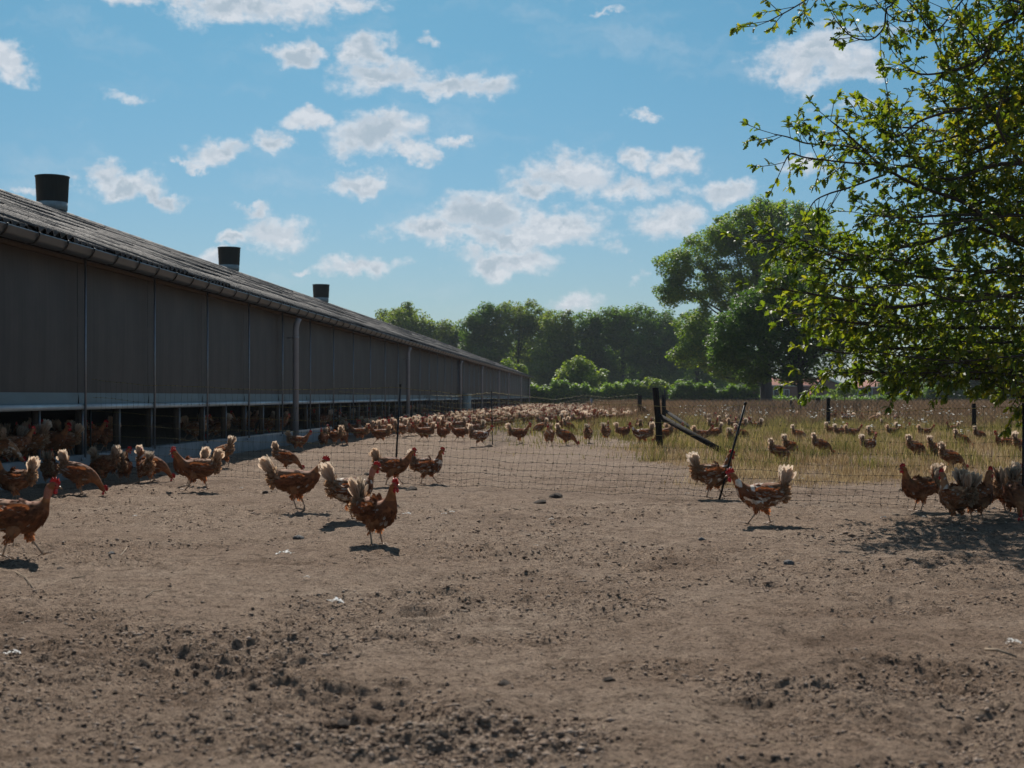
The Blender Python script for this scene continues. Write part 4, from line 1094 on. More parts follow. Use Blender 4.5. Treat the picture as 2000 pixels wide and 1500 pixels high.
# ------------------------------------------------------------------ hens
RUST = np.array((.285, .100, .036)); DARK = np.array((.135, .050, .024)); BUFF = np.array((.44, .225, .11)); CREAM = np.array((.74, .53, .35)); WHITE = np.array((.82, .72, .60)); REDF = np.array((.42, .07, .05)); ORNG = np.array((.50, .21, .075))
SPINE = {
 'alert': [(-.175, .262, .016, .018), (-.155, .255, .042, .048), (-.115, .238, .068, .074), (-.055, .218, .085, .090), (.015, .208, .090, .096), (.068, .216, .082, .088), (.106, .245, .062, .068), (.126, .285, .042, .046), (.134, .322, .030, .032), (.140, .352, .024, .026), (.150, .378, .0235, .0235), (.168, .389, .021, .021), (.186, .386, .014, .014), (.196, .383, .007, .007)],
 'walk': [(-.185, .262, .016, .018), (-.160, .255, .042, .048), (-.115, .240, .068, .074), (-.055, .222, .084, .088), (.015, .214, .088, .092), (.075, .222, .080, .082), (.122, .246, .060, .060), (.152, .278, .040, .042), (.172, .308, .029, .031), (.190, .334, .024, .026), (.206, .356, .0235, .0235), (.226, .364, .021, .020), (.243, .360, .013, .013), (.253, .356, .006, .006)],
 'peck': [(-.160, .292, .016, .018), (-.140, .280, .044, .050), (-.105, .255, .068, .076), (-.050, .225, .085, .092), (.012, .200, .088, .094), (.065, .186, .078, .082), (.108, .170, .058, .060), (.140, .146, .040, .042), (.164, .118, .029, .031), (.182, .090, .024, .026), (.196, .066, .0235, .0235), (.210, .050, .021, .021), (.219, .038, .013, .013), (.224, .030, .006, .006)],
 'naked': [(-.180, .275, .016, .018), (-.155, .268, .042, .048), (-.115, .252, .068, .074), (-.055, .232, .084, .090), (.010, .226, .088, .092), (.068, .240, .078, .080), (.108, .270, .054, .056), (.130, .300, .026, .028), (.140, .330, .019, .020), (.148, .358, .022, .026), (.160, .386, .0255, .0265), (.180, .394, .022, .022), (.198, .388, .014, .014), (.208, .384, .007, .007)],
}
LEGS = {  # per side: hip, hock, foot, foot pitch
 'stand': [((0, .045, .165), (-.022, .045, .098), (.006, .047, .010), 0), ((.01, -.045, .165), (-.012, -.045, .098), (.014, -.050, .010), 0)],
 'stride': [((.03, .045, .165), (.040, .045, .105), (.112, .045, .012), .25), ((-.02, -.045, .165), (-.060, -.045, .098), (-.085, -.045, .014), -.35)],
 'raised': [((.02, .045, .160), (.025, .045, .092), (.055, .040, .050), -1.3), ((0, -.040, .165), (-.022, -.036, .098), (.004, -.030, .010), 0)],
}
def loft_rings(sp, n=14):
    sp = [Vector((p[0], 0, p[1])) for p in sp], [(p[2], p[3]) for p in sp]
    pts, rad = sp; rings = []
    for i, p in enumerate(pts):
        tg = (pts[min(i + 1, len(pts) - 1)] - pts[max(i - 1, 0)]).normalized(); nm = Vector((-tg.z, 0, tg.x))
        rings.append([(p + Vector((0, 1, 0)) * math.cos(2 * math.pi * k / n) * rad[i][0] + nm * math.sin(2 * math.pi * k / n) * rad[i][1]) for k in range(n)])
    return rings
def refine(sp, k=3):
    """Catmull-Rom refinement of the spine table"""
    out = []; a = [np.array(p) for p in sp]
    for i in range(len(a) - 1):
        p0, p1, p2, p3 = a[max(i - 1, 0)], a[i], a[i + 1], a[min(i + 2, len(a) - 1)]
        for q in range(k):
            u = q / k
            out.append(.5 * (2 * p1 + (p2 - p0) * u + (2 * p0 - 5 * p1 + 4 * p2 - p3) * u * u + (3 * p1 - p0 - 3 * p2 + p3) * u ** 3))
    out.append(a[-1]); return [tuple(x) for x in out]
def body_col(x, z, y, t_, kind, seed):
    """t_: 0 rump .. 1 beak; returns rgb"""
    n = vnoise(np.array([x * 38 + 50 + seed * 9.0]), np.array([z * 38 + y * 30 + 20.0]), 7)[0]
    belly = float(np.clip((.215 - z) / .07, 0, 1)) * float(np.clip((.62 - t_) / .25, 0, 1)); vent = float(np.clip((.24 - t_) / .18, 0, 1))
    base = DARK * (1 - n) + RUST * n if kind != 'pale' else RUST * (1 - n) * .6 + BUFF * (.4 + .6 * n)
    if t_ > .55: base = RUST * .85 + ORNG * .35 * n
    if kind == 'pale' and t_ > .5: base = BUFF * .65 + RUST * .35
    c = base * (1 - belly * .75) + BUFF * .8 * belly * .75
    c = c * (1 - vent * .9) + (BUFF * (1 - n) + CREAM * n) * vent * .9
    if kind == 'mottled' and n > .68 and t_ < .7: c = c * .2 + WHITE * .8
    if kind == 'pale' and n > .74 and t_ < .7: c = c * .4 + WHITE * .6
    return c
FT = np.array([(0, 0, 0), (.35, .40, .03), (.35, -.40, .03), (.78, .42, .05), (.78, -.42, .05), (1.0, .0, .0), (.45, 0, .11)])
FTR = np.array([(0, 6, 1), (0, 2, 6), (1, 6, 3), (6, 2, 4), (3, 6, 5), (6, 4, 5)])
def body_mesh(pose, legs, kind, seed, naked):
    sp = refine(SPINE[pose], 3); rings = loft_rings(sp, 14); mb = MB(); n = 14
    V = [tuple(v) for r in rings for v in r]
    mb.add(V, [(i * n + k, i * n + (k + 1) % n, (i + 1) * n + (k + 1) % n, (i + 1) * n + k) for i in range(len(rings) - 1) for k in range(n)] + [tuple(range(n))[::-1], tuple((len(rings) - 1) * n + k for k in range(n))])
    for (h, k_, f, _) in LEGS[legs]:
        h, k_ = Vector(h), Vector(k_)
        mb.tube([h + Vector((0, -h.y * .3, .03)), h, h.lerp(k_, .45), h.lerp(k_, .8), k_ + (k_ - h) * .05], [.03, .046, .036, .021, .011], 10)
    me = mb.mesh('tmp', None); ob = bpy.data.objects.new('tmp', me); COL.objects.link(ob)
    md = ob.modifiers.new('r', 'REMESH'); md.mode = 'VOXEL'; md.voxel_size = .0062; md.use_smooth_shade = True
    ms = ob.modifiers.new('s', 'SMOOTH'); ms.iterations = 3; ms.factor = .5
    dg = bpy.context.evaluated_depsgraph_get(); ev = ob.evaluated_get(dg)
    out = bpy.data.meshes.new_from_object(ev)
    bpy.data.objects.remove(ob); bpy.data.meshes.remove(me)
    co = np.zeros(len(out.vertices) * 3, dtype=np.float32); out.vertices.foreach_get('co', co); co = co.reshape(-1, 3)
    spn = np.array([(p[0], p[1]) for p in sp]); d = ((co[:, None, [0, 2]] - spn[None]) ** 2).sum(2) / (np.array([p[3] for p in sp])[None] ** 2 + .0004)
    tt = d.argmin(1) / (len(sp) - 1)
    nz = vnoise(co[:, 0] * 55 + 40 + seed, co[:, 2] * 55 + co[:, 1] * 30 + 30, 5)
    cols = np.array([body_col(a[0], a[2], a[1], t_, kind, seed) for a, t_ in zip(co, tt)])
    cols *= (.8 + .4 * nz)[:, None]
    head = tt > .86
    cols[head] = cols[head] * .15 + REDF * .85
    if naked:
        nk = (tt > .60) & (tt < .76); cols[nk] = np.array((.42, .17, .11))
        cap = (tt > .76) & (tt < .87); cols[cap] = RUST * 1.0
    low = co[:, 2] < .128 if pose != 'peck' else (co[:, 2] < .128) & (co[:, 0] < .06)
    if pose != 'peck': cols[low & ~head] = cols[low & ~head] * .5 + BUFF * .25
    ca = out.color_attributes.new('Col', 'FLOAT_COLOR', 'POINT'); c4 = np.ones((len(co), 4), dtype=np.float32); c4[:, :3] = cols
    ca.data.foreach_set('color', c4.ravel())
    for a in list(out.materials): pass
    out.materials.clear(); out.materials.append(M['body']); out.name = 'hen_body'
    out.polygons.foreach_set('use_smooth', np.ones(len(out.polygons), dtype=bool))
    return out, sp, rings
def feather_cards(Pc, Dr, Nr, ln, wd, c_base, c_tip):
    """Pc,Dr,Nr (n,3); ln,wd (n); colours (n,3)"""
    Dr = Dr / np.linalg.norm(Dr, axis=1, keepdims=True); Nr = Nr - (Nr * Dr).sum(1, keepdims=True) * Dr; Nr /= np.linalg.norm(Nr, axis=1, keepdims=True)
    S = np.cross(Nr, Dr)
    V = Pc[:, None] + (FT[None, :, 0:1] * ln[:, None, None]) * Dr[:, None] + (FT[None, :, 1:2] * wd[:, None, None]) * S[:, None] + (FT[None, :, 2:3] * ln[:, None, None]) * Nr[:, None]
    u = FT[:, 0][None, :, None]
    C = c_base[:, None] * (1 - u) + c_tip[:, None] * u
    k = len(FT); Fx = (np.arange(len(Pc))[:, None, None] * k + FTR[None]).reshape(-1, 3)
    return V.reshape(-1, 3), Fx, C.reshape(-1, 3)
def plumage_mesh(sp, rings, kind, seed, naked, legs):
    R_ = np.random.default_rng(seed); L = len(rings); n = 1500
    rg = np.array([[tuple(v) for v in r] for r in rings])
    t_ = R_.random(n) ** .9 * (.83 if not naked else .60); t_ = np.where(naked & (R_.random(n) < .05), .80 + .05 * R_.random(n), t_)
    i = np.clip((t_ * (L - 1)).astype(int), 0, L - 2); f = t_ * (L - 1) - i; k = R_.integers(0, 14, n); f2 = R_.random(n)
    def pt(ii, kk): return rg[ii, kk % 14]
    p = (pt(i, k) * (1 - f2[:, None]) + pt(i, k + 1) * f2[:, None]) * (1 - f[:, None]) + (pt(i + 1, k) * (1 - f2[:, None]) + pt(i + 1, k + 1) * f2[:, None]) * f[:, None]
    cen = np.array([(a[0], 0, a[1]) for a in sp])[i]
    Nr = p - cen; Nr /= np.linalg.norm(Nr, axis=1, keepdims=True)
    D = pt(i, k) - pt(i + 1, k); D = D / np.linalg.norm(D, axis=1, keepdims=True) + Nr * .06 + R_.normal(size=(n, 3)) * .09
    D[:, 2] -= .12 * (t_ < .55)
    rad = np.array([a[3] for a in sp])[i]
    ln = np.clip(rad * .62, .016, .05) * (.75 + .5 * R_.random(n)); wd = ln * .42
    cb = np.array([body_col(a[0], a[2], a[1], q, kind, seed) for a, q in zip(p, t_)]) * (.55 + .55 * R_.random(n))[:, None]
    ct = cb * 1.25 + .03 * ORNG
    spk = R_.random(n) < (.05 if kind != 'mottled' else .16)
    ct[spk & (t_ < .6)] = WHITE * .8
    out = [feather_cards(p - Nr * .006, D, Nr, ln, wd, cb, ct)]
    # thigh and vent fluff
    m = 150
    h = np.array(LEGS[legs][0][0]); 
    P2 = []; D2 = []
    for (hp, kn, ft, _) in LEGS[legs]:
        hp, kn = np.array(hp), np.array(kn)
        q = R_.random(m // 2)[:, None]; o_ = R_.normal(size=(m // 2, 3)); o_ /= np.linalg.norm(o_, axis=1, keepdims=True)
        rr = (.040 * (1 - q) + .014 * q)
        P2.append(hp * (1 - q) + kn * q + o_ * rr * .9); D2.append((kn - hp)[None] / np.linalg.norm(kn - hp) + o_ * .35)
    P2 = np.concatenate(P2); D2 = np.concatenate(D2); lo = .018 + .016 * R_.random(len(P2))
    cbuf = (RUST * .9 + BUFF * .35)[None] * (.6 + .7 * R_.random(len(P2)))[:, None]
    out.append(feather_cards(P2, D2, np.cross(D2, R_.normal(size=D2.shape)), lo, lo * .5, cbuf, cbuf * 1.4))
    m = 150; a0 = np.array((sp[2][0], 0, sp[2][1]))
    o_ = R_.normal(size=(m, 3)); o_[:, 0] = -np.abs(o_[:, 0]) * .8; o_ /= np.linalg.norm(o_, axis=1, keepdims=True)
    P3 = a0 + o_ * np.array([.04, .048, .052]) + np.array([.018, 0, -.022]); D3 = o_ * .8 + np.array([-.35, 0, .25]) + R_.normal(size=(m, 3)) * .25
    l3 = .026 + .026 * R_.random(m); g_ = R_.random(m)[:, None]; c3 = BUFF * (1 - g_) + CREAM * g_ * .7
    out.append(feather_cards(P3, D3, np.cross(D3, R_.normal(size=D3.shape)), l3, l3 * .5, c3 * .8, c3))
    V = np.concatenate([o[0] for o in out]); C = np.concatenate([o[2] for o in out]); off = np.cumsum([0] + [len(o[0]) for o in out[:-1]])
    Fx = np.concatenate([o[1] + q for o, q in zip(out, off)])
    return np_mesh('plumage', V, Fx, True, C, M['feathers'])
def tail_mesh(sp, kind, seed, fan=1.0, low=0.0):
    R_ = np.random.default_rng(seed + 99); root_ = np.array((sp[3][0], 0, sp[3][1] + .02)); Vs_, Fs_, Cs_ = [], [], []; off = 0
    wht = .35 + .65 * R_.random() if kind != 'brown' else .15 + .5 * R_.random()
    tl = R_.uniform(.82, 1.06)
    for side in (1, -1):
        for q in range(10):
            phi = math.radians(96 + low + q * 2.7 * fan + R_.uniform(-3, 3)); L = tl * (.128 + .045 * math.sin(math.pi * (q + 1) / 10)) * R_.uniform(.9, 1.08)
            lat = side * R_.uniform(.04, .22)
            d = np.array((math.cos(phi), lat, math.sin(phi))); d /= np.linalg.norm(d)
            nrm = np.array((0, side, 0.0)); nrm -= d * nrm.dot(d); nrm /= np.linalg.norm(nrm); s_ax = np.cross(nrm, d)
            b0 = root_ + np.array((R_.uniform(-.01, .01), side * R_.uniform(.004, .022), -.01))
            shade = R_.uniform(.82, 1.12); W = .0125 * R_.uniform(.85, 1.2); N_ = 7; V = []; C = []
            dk = BUFF * .55 + RUST * .5 if R_.random() > wht * .5 else BUFF
            tipc = CREAM * (1 - wht) + WHITE * wht
            for i in range(N_ + 1):
                u = i / N_; w_ = W * (.35 + 1.0 * math.sin(math.pi * min(u * .62 + .1, 1))) * (1 if i < N_ else .35)
                cur = nrm * (.014 * u * u) + np.array((-.03 * u * u * (q / 9 - .35), 0, 0))
                c_ = b0 + d * L * u + cur
                jag = R_.uniform(-.004, .004, 2) * (u > .4)
                V += [c_ - s_ax * (w_ + jag[0]), c_ + nrm * .003, c_ + s_ax * (w_ + jag[1])]
                e = (tipc * (.25 + .75 * u) + BUFF * .55 * (1 - u)) * shade; m_ = (dk * (1 - .75 * u ** 1.6) + tipc * .75 * u ** 1.6) * shade
                C += [e, m_, e]
            Fx = []
            for i in range(N_):
                a = i * 3; Fx += [(a, a + 1, a + 4, a + 3), (a + 1, a + 2, a + 5, a + 4)]
            Vs_.append(np.array(V)); Cs_.append(np.array(C)); Fs_.append(np.array(Fx) + off); off += len(V)
    V4 = np.concatenate(Vs_); C4 = np.concatenate(Cs_); F4 = np.concatenate(Fs_)
    # fluff round the tail root
    m = 60; phi = np.radians(R_.uniform(70 + low, 175, m)); D = np.stack([np.cos(phi), R_.normal(size=m) * .35, np.sin(phi)], 1)
    P_ = root_ + np.stack([R_.uniform(-.025, .03, m), R_.uniform(-.030, .030, m), R_.uniform(-.04, .03, m)], 1) + D * (.04 * R_.random(m))[:, None]
    l = .024 + .026 * R_.random(m); g_ = R_.random(m)[:, None]; c3 = (BUFF * (1 - g_) + CREAM * g_ * .9) * (.4 + .55 * R_.random(m))[:, None]
    v, f, c = feather_cards(P_, D, np.cross(D, R_.normal(size=D.shape) * .5 + np.array([0, 1, 0]) * R_.choice([-1, 1], m)[:, None]), l, l * .42, c3 * .7, c3)
    # wispy fringe along the fan
    m2 = 110; ph2 = np.radians(88 + low + R_.random(m2) * 30 * fan); D2 = np.stack([np.cos(ph2), R_.normal(size=m2) * .16, np.sin(ph2)], 1)
    P2 = root_ + tl * D2 * (.045 + .065 * R_.random(m2))[:, None]; l2 = .03 + .03 * R_.random(m2); c2 = np.tile(CREAM * .9 * (1 - wht) + WHITE * wht, (m2, 1)) * R_.uniform(.6, 1.1, (m2, 1))
    D2 = D2 + R_.normal(size=D2.shape) * .07
    v2, f2, cc2 = feather_cards(P2, D2, np.cross(D2, R_.normal(size=D2.shape) * .3 + np.array([1, 0, 0])), l2, l2 * .2, c2 * .8, c2)
    return np_mesh('tail', np.concatenate([V4, v, v2]), [F4, np.concatenate([f + len(V4), f2 + len(V4) + len(v)])], True, np.concatenate([C4, c, cc2]), M['feathers'])
def wing_mesh(sp, side, kind, seed):
    R_ = np.random.default_rng(seed + 5 * side + 400)
    sh = np.array((.068, side * .072, .0)); k_ = 8
    zt = np.interp(.07, [p[0] for p in sp[:20]], [p[1] for p in sp[:20]]) + .030; zb = np.interp(-.13, [p[0] for p in sp[:20]], [p[1] for p in sp[:20]]) + .005
    V, Fx, C = [], [], []; 
    Pc, D, N_, L, W, Cb, Ct = [], [], [], [], [], [], []
    for row, (n, l, w, dz) in enumerate(((34, .040, .018, 0), (16, .062, .020, -.004), (10, .095, .020, -.010))):
        for q in range(n):
            u = R_.random() if row == 0 else q / n
            x = .075 - u * (.12 if row else .16) - (.02 * row); z = zt + (zb - zt) * (.075 - x) / .2 - R_.uniform(-.022, .038) * (1 if row == 0 else .25) + dz - (q / n) * (.03 if row else 0)
            hw = np.interp(x, [p[0] for p in sp[:24]], [p[2] for p in sp[:24]]) + .010 - row * .0015
            Pc.append((x, side * hw, z)); D.append((-1, -side * .10 + side * .02 * R_.normal(), (zb - zt) / .2 * 1.0 + .12 * R_.normal() - .10 + .12 * row)); N_.append((0, side, .25))
            L.append(l * R_.uniform(.85, 1.1)); W.append(w)
            b = (DARK * R_.uniform(.7, 1.3) + RUST * R_.uniform(.2, 1.0)) if kind != 'pale' else RUST * R_.uniform(.6, 1.2) + BUFF * R_.uniform(0, .3)
            t_ = b * 1.3 if R_.random() > (.28 if kind == 'mottled' else .08) else WHITE * .75
            Cb.append(b); Ct.append(t_)
    a = [np.array(q, float) for q in (Pc, D, N_, L, W, Cb, Ct)]
    v, f, c = feather_cards(*a)
    # lens under the feathers
    m = 12; ctr = np.array((-.02, 0, (zt + zb) / 2 - .005)); lens = [(ctr[0] + .085 * math.cos(q * 2 * math.pi / m), side * (np.interp(ctr[0] + .085 * math.cos(q * 2 * math.pi / m), [p[0] for p in sp[:24]], [p[2] for p in sp[:24]]) - .006), ctr[2] + .038 * math.sin(q * 2 * math.pi / m) + .16 * .085 * math.cos(q * 2 * math.pi / m)) for q in range(m)] + [(ctr[0], side * .098, ctr[2])]
    lf = [(q, (q + 1) % m, m) for q in range(m)]
    return np_mesh('wing', np.concatenate([v, np.array(lens)]), np.concatenate([f, np.array(lf) + len(v)]), True, np.concatenate([c, np.tile(RUST * .7, (m + 1, 1))]), M['feathers'])
def leg_mesh(L, side):
    hp, kn, ft, pitch = [Vector(a) if hasattr(a, '__len__') else a for a in L]; mb = MB()
    mb.tube([kn + (hp - kn) * .12, kn, kn.lerp(ft, .5), ft], [.008, .0075, .0052, .0062], 6)
    cp, sp_ = math.cos(pitch), math.sin(pitch)
    for a, l in ((0, .058), (.5, .048), (-.5, .048), (math.pi + .2 * side, .026)):
        d = Vector((math.cos(a) * cp, math.sin(a), math.cos(a) * sp_)); p2 = ft + d * l
        if pitch > -1: p2.z = max(p2.z, .0035) if abs(pitch) > .1 else .0035
        mid = ft.lerp(p2, .5) + Vector((0, 0, .004)); mb.tube([ft, mid, p2, p2 + d * .008 - Vector((0, 0, .002))], [.0056, .0048, .0034, .001], 5)
    return mb.mesh('leg', M['leg'], True)
def head_parts(sp, scale=1.0, flop=0.0):
    """comb, wattles, beak and eyes placed on the head ring"""
    i = len(sp) - 8; c = Vector((sp[i][0], 0, sp[i][1])); e = Vector((sp[-1][0], 0, sp[-1][1]))
    d = (e - c).normalized(); u = Vector((-d.z, 0, d.x))
    W_ = lambda a, b, y=0: c + d * a + u * b + Vector((0, y, 0))
    out = {}
    mb = MB(); out_l = [(.026, .012), (.024, .030), (.018, .026), (.013, .043), (.005, .034), (-.002, .046), (-.009, .034), (-.017, .040), (-.022, .026), (-.026, .016), (-.014, .014), (0, .010)]
    n = len(out_l); s = 1.15 * scale
    V = [tuple(W_(a * s + .004, b * s, .0035 + flop * max(0, b - .02))) for a, b in out_l] + [tuple(W_(a * s + .004, b * s, -.0035 + flop * max(0, b - .02))) for a, b in out_l] 
    cA = len(V); V.append(tuple(W_(.004, .022 * s, .006))); V.append(tuple(W_(.004, .022 * s, -.006)))
    Fx = [(i_, (i_ + 1) % n, n + (i_ + 1) % n, n + i_) for i_ in range(n)] + [(i_, (i_ + 1) % n, cA) for i_ in range(n)] + [(n + (i_ + 1) % n, n + i_, cA + 1) for i_ in range(n)]
    mb.add(V, Fx); out['comb'] = [mb.mesh('comb', M['comb'])]
    ws = []
    for sy in (1, -1):
        mb = MB(); p = W_(.018, -.012, .010 * sy); mb.tube([p, p + Vector((0, .002 * sy, -.010)) * scale, p + Vector((-.002, .003 * sy, -.022)) * scale, p + Vector((-.002, .003 * sy, -.030)) * scale], [.003, .0085 * scale, .0095 * scale, .003], 8); ws.append(mb.mesh('wattle', M['comb'], True))
    out['wattle'] = ws
    mb = MB(); mb.tube([W_(.032, .002), W_(.044, .0), W_(.056, -.006)], [.0085, .006, .001], 7); out['beak'] = [mb.mesh('beak', M['beak'], True)]
    es = []
    for sy in (1, -1):
        mb = MB(); p = W_(.016, .006, .0185 * sy); 
        mb.tube([p + Vector((0, q * .0045 * sy, 0)) for q in (-.7, 0, .7)], [.0015, .0045, .0015], 8); es.append(mb.mesh('eye', M['eye'], True))
    out['eye'] = es
    return out
PROTO = {}
def make_proto(key, pose, legs, kind, seed, fan=1.0, low=0.0, comb=1.0, flop=0.0):
    naked = pose == 'naked'
    bm_, sp, rings = body_mesh(pose, legs, kind, seed, naked)
    parts = [('body', bm_), ('plumage', plumage_mesh(sp, rings, kind, seed, naked, legs)), ('tail', tail_mesh(sp, kind, seed, fan, low)), ('wing', wing_mesh(sp, 1, kind, seed)), ('wing', wing_mesh(sp, -1, kind, seed))]
    for i, L in enumerate(LEGS[legs]): parts.append(('leg', leg_mesh(L, 1 if i == 0 else -1)))
    for nm, ms in head_parts(sp, comb, flop).items():
        for m_ in ms: parts.append((nm, m_))
    PROTO[key] = parts
make_proto('A1', 'alert', 'stand', 'brown', 1)
make_proto('A2', 'alert', 'stride', 'mottled', 2, 1.1)
make_proto('A3', 'alert', 'stand', 'pale', 3, .9, 4)
make_proto('W1', 'walk', 'stride', 'brown', 4, 1.0, 6)
make_proto('W2', 'walk', 'raised', 'brown', 5, .8, 22, 1.05)
make_proto('W3', 'walk', 'stride', 'mottled', 6, 1.1, -6, 1.15)
make_proto('P1', 'peck', 'stand', 'brown', 7, 1.0, 0, 1.1)
make_proto('P2', 'peck', 'stride', 'pale', 8, .9, 4)
make_proto('N1', 'naked', 'stride', 'brown', 9, 1.1, 14)
make_proto('N2', 'naked', 'stand', 'mottled', 10, 1.2, 6)

# low-detail single meshes for hens too far to show parts
def far_mesh(pose, kind, seed):
    sp = SPINE[pose][::1]; rings = loft_rings(sp, 7); mb = MB(); n = 7
    V = [tuple(v) for r in rings for v in r]; C = []
    for i, r in enumerate(rings):
        for v in r:
            t_ = i / (len(rings) - 1); c = body_col(v.x, v.z, v.y, t_, kind, seed)
            if t_ > .88: c = np.array((.30, .045, .03))
            C.append(c)
    mb.add(V, [(i * n + k, i * n + (k + 1) % n, (i + 1) * n + (k + 1) % n, (i + 1) * n + k) for i in range(len(rings) - 1) for k in range(n)], np.array(C))
    rr = random.Random(seed); b = Vector((sp[1][0] + .015, 0, sp[1][1]))
    for side in (1, -1):
        for q in range(4):
            phi = math.radians(82 + q * 17); d = Vector((math.cos(phi), side * .15, math.sin(phi))); s_ = Vector((-d.z, 0, d.x)) * .016
            b1 = b + Vector((0, .012 * side, 0)); L = .125
            mb.add([tuple(b1 - s_ * .5), tuple(b1 + s_ * .5), tuple(b1 + d * L * .7 + s_ * 1.2), tuple(b1 + d * L), tuple(b1 + d * L * .7 - s_ * 1.2)], [(0, 1, 2, 3, 4)], np.array([RUST, BUFF, CREAM, WHITE, CREAM]))
    hd = Vector((sp[10][0], 0, sp[10][1])); dd = (Vector((sp[13][0], 0, sp[13][1])) - hd).normalized(); uu = Vector((-dd.z, 0, dd.x))
    for q in (-.004, .004):
        mb.add([tuple(hd + dd * .03 + uu * .012 + Vector((0, q, 0))), tuple(hd + dd * .01 + uu * .034 + Vector((0, q, 0))), tuple(hd - dd * .018 + uu * .030 + Vector((0, q, 0))), tuple(hd - dd * .02 + uu * .01 + Vector((0, q, 0)))], [(0, 1, 2, 3)], (.42, .03, .03))
    for (h, k_, f, _) in LEGS['stand']:
        mb.tube([h, k_], [.035, .010], 5, col=tuple(BUFF * .6)); mb.tube([k_, f], .0065, 3, col=(.4, .28, .2))
    return mb.mesh('hen_far', M['feathers'], True, True)
FAR = [far_mesh(p, k, s) for s, (p, k) in enumerate((('alert', 'brown'), ('alert', 'pale'), ('walk', 'brown'), ('walk', 'mottled'), ('peck', 'brown'), ('peck', 'pale')))]
used = []
def hen(px, py, head, key, label, scale=1.0, group=None, world=None, z=None, tilt=0.0):
    x, y = at(px, py) if world is None else world
    zz = gz(x, y) * (1 - float(smoothstep(25, 60, y)) * .8) if z is None else z
    used.append((x, y))
    if key in PROTO:
        r = link('hen', None, loc=(x, y, zz), label=label, cat='hen', group=group)
        for nm, me in PROTO[key]: link(nm, me, r)
    else:
        r = link('hen', FAR[key], loc=(x, y, zz), label=label, cat='hen', group=group)
    r.rotation_euler = (rnd.uniform(-.03, .03), tilt, math.radians(head)); r.scale = (scale,) * 3
    return r
G = 'brown laying hens around the yard'
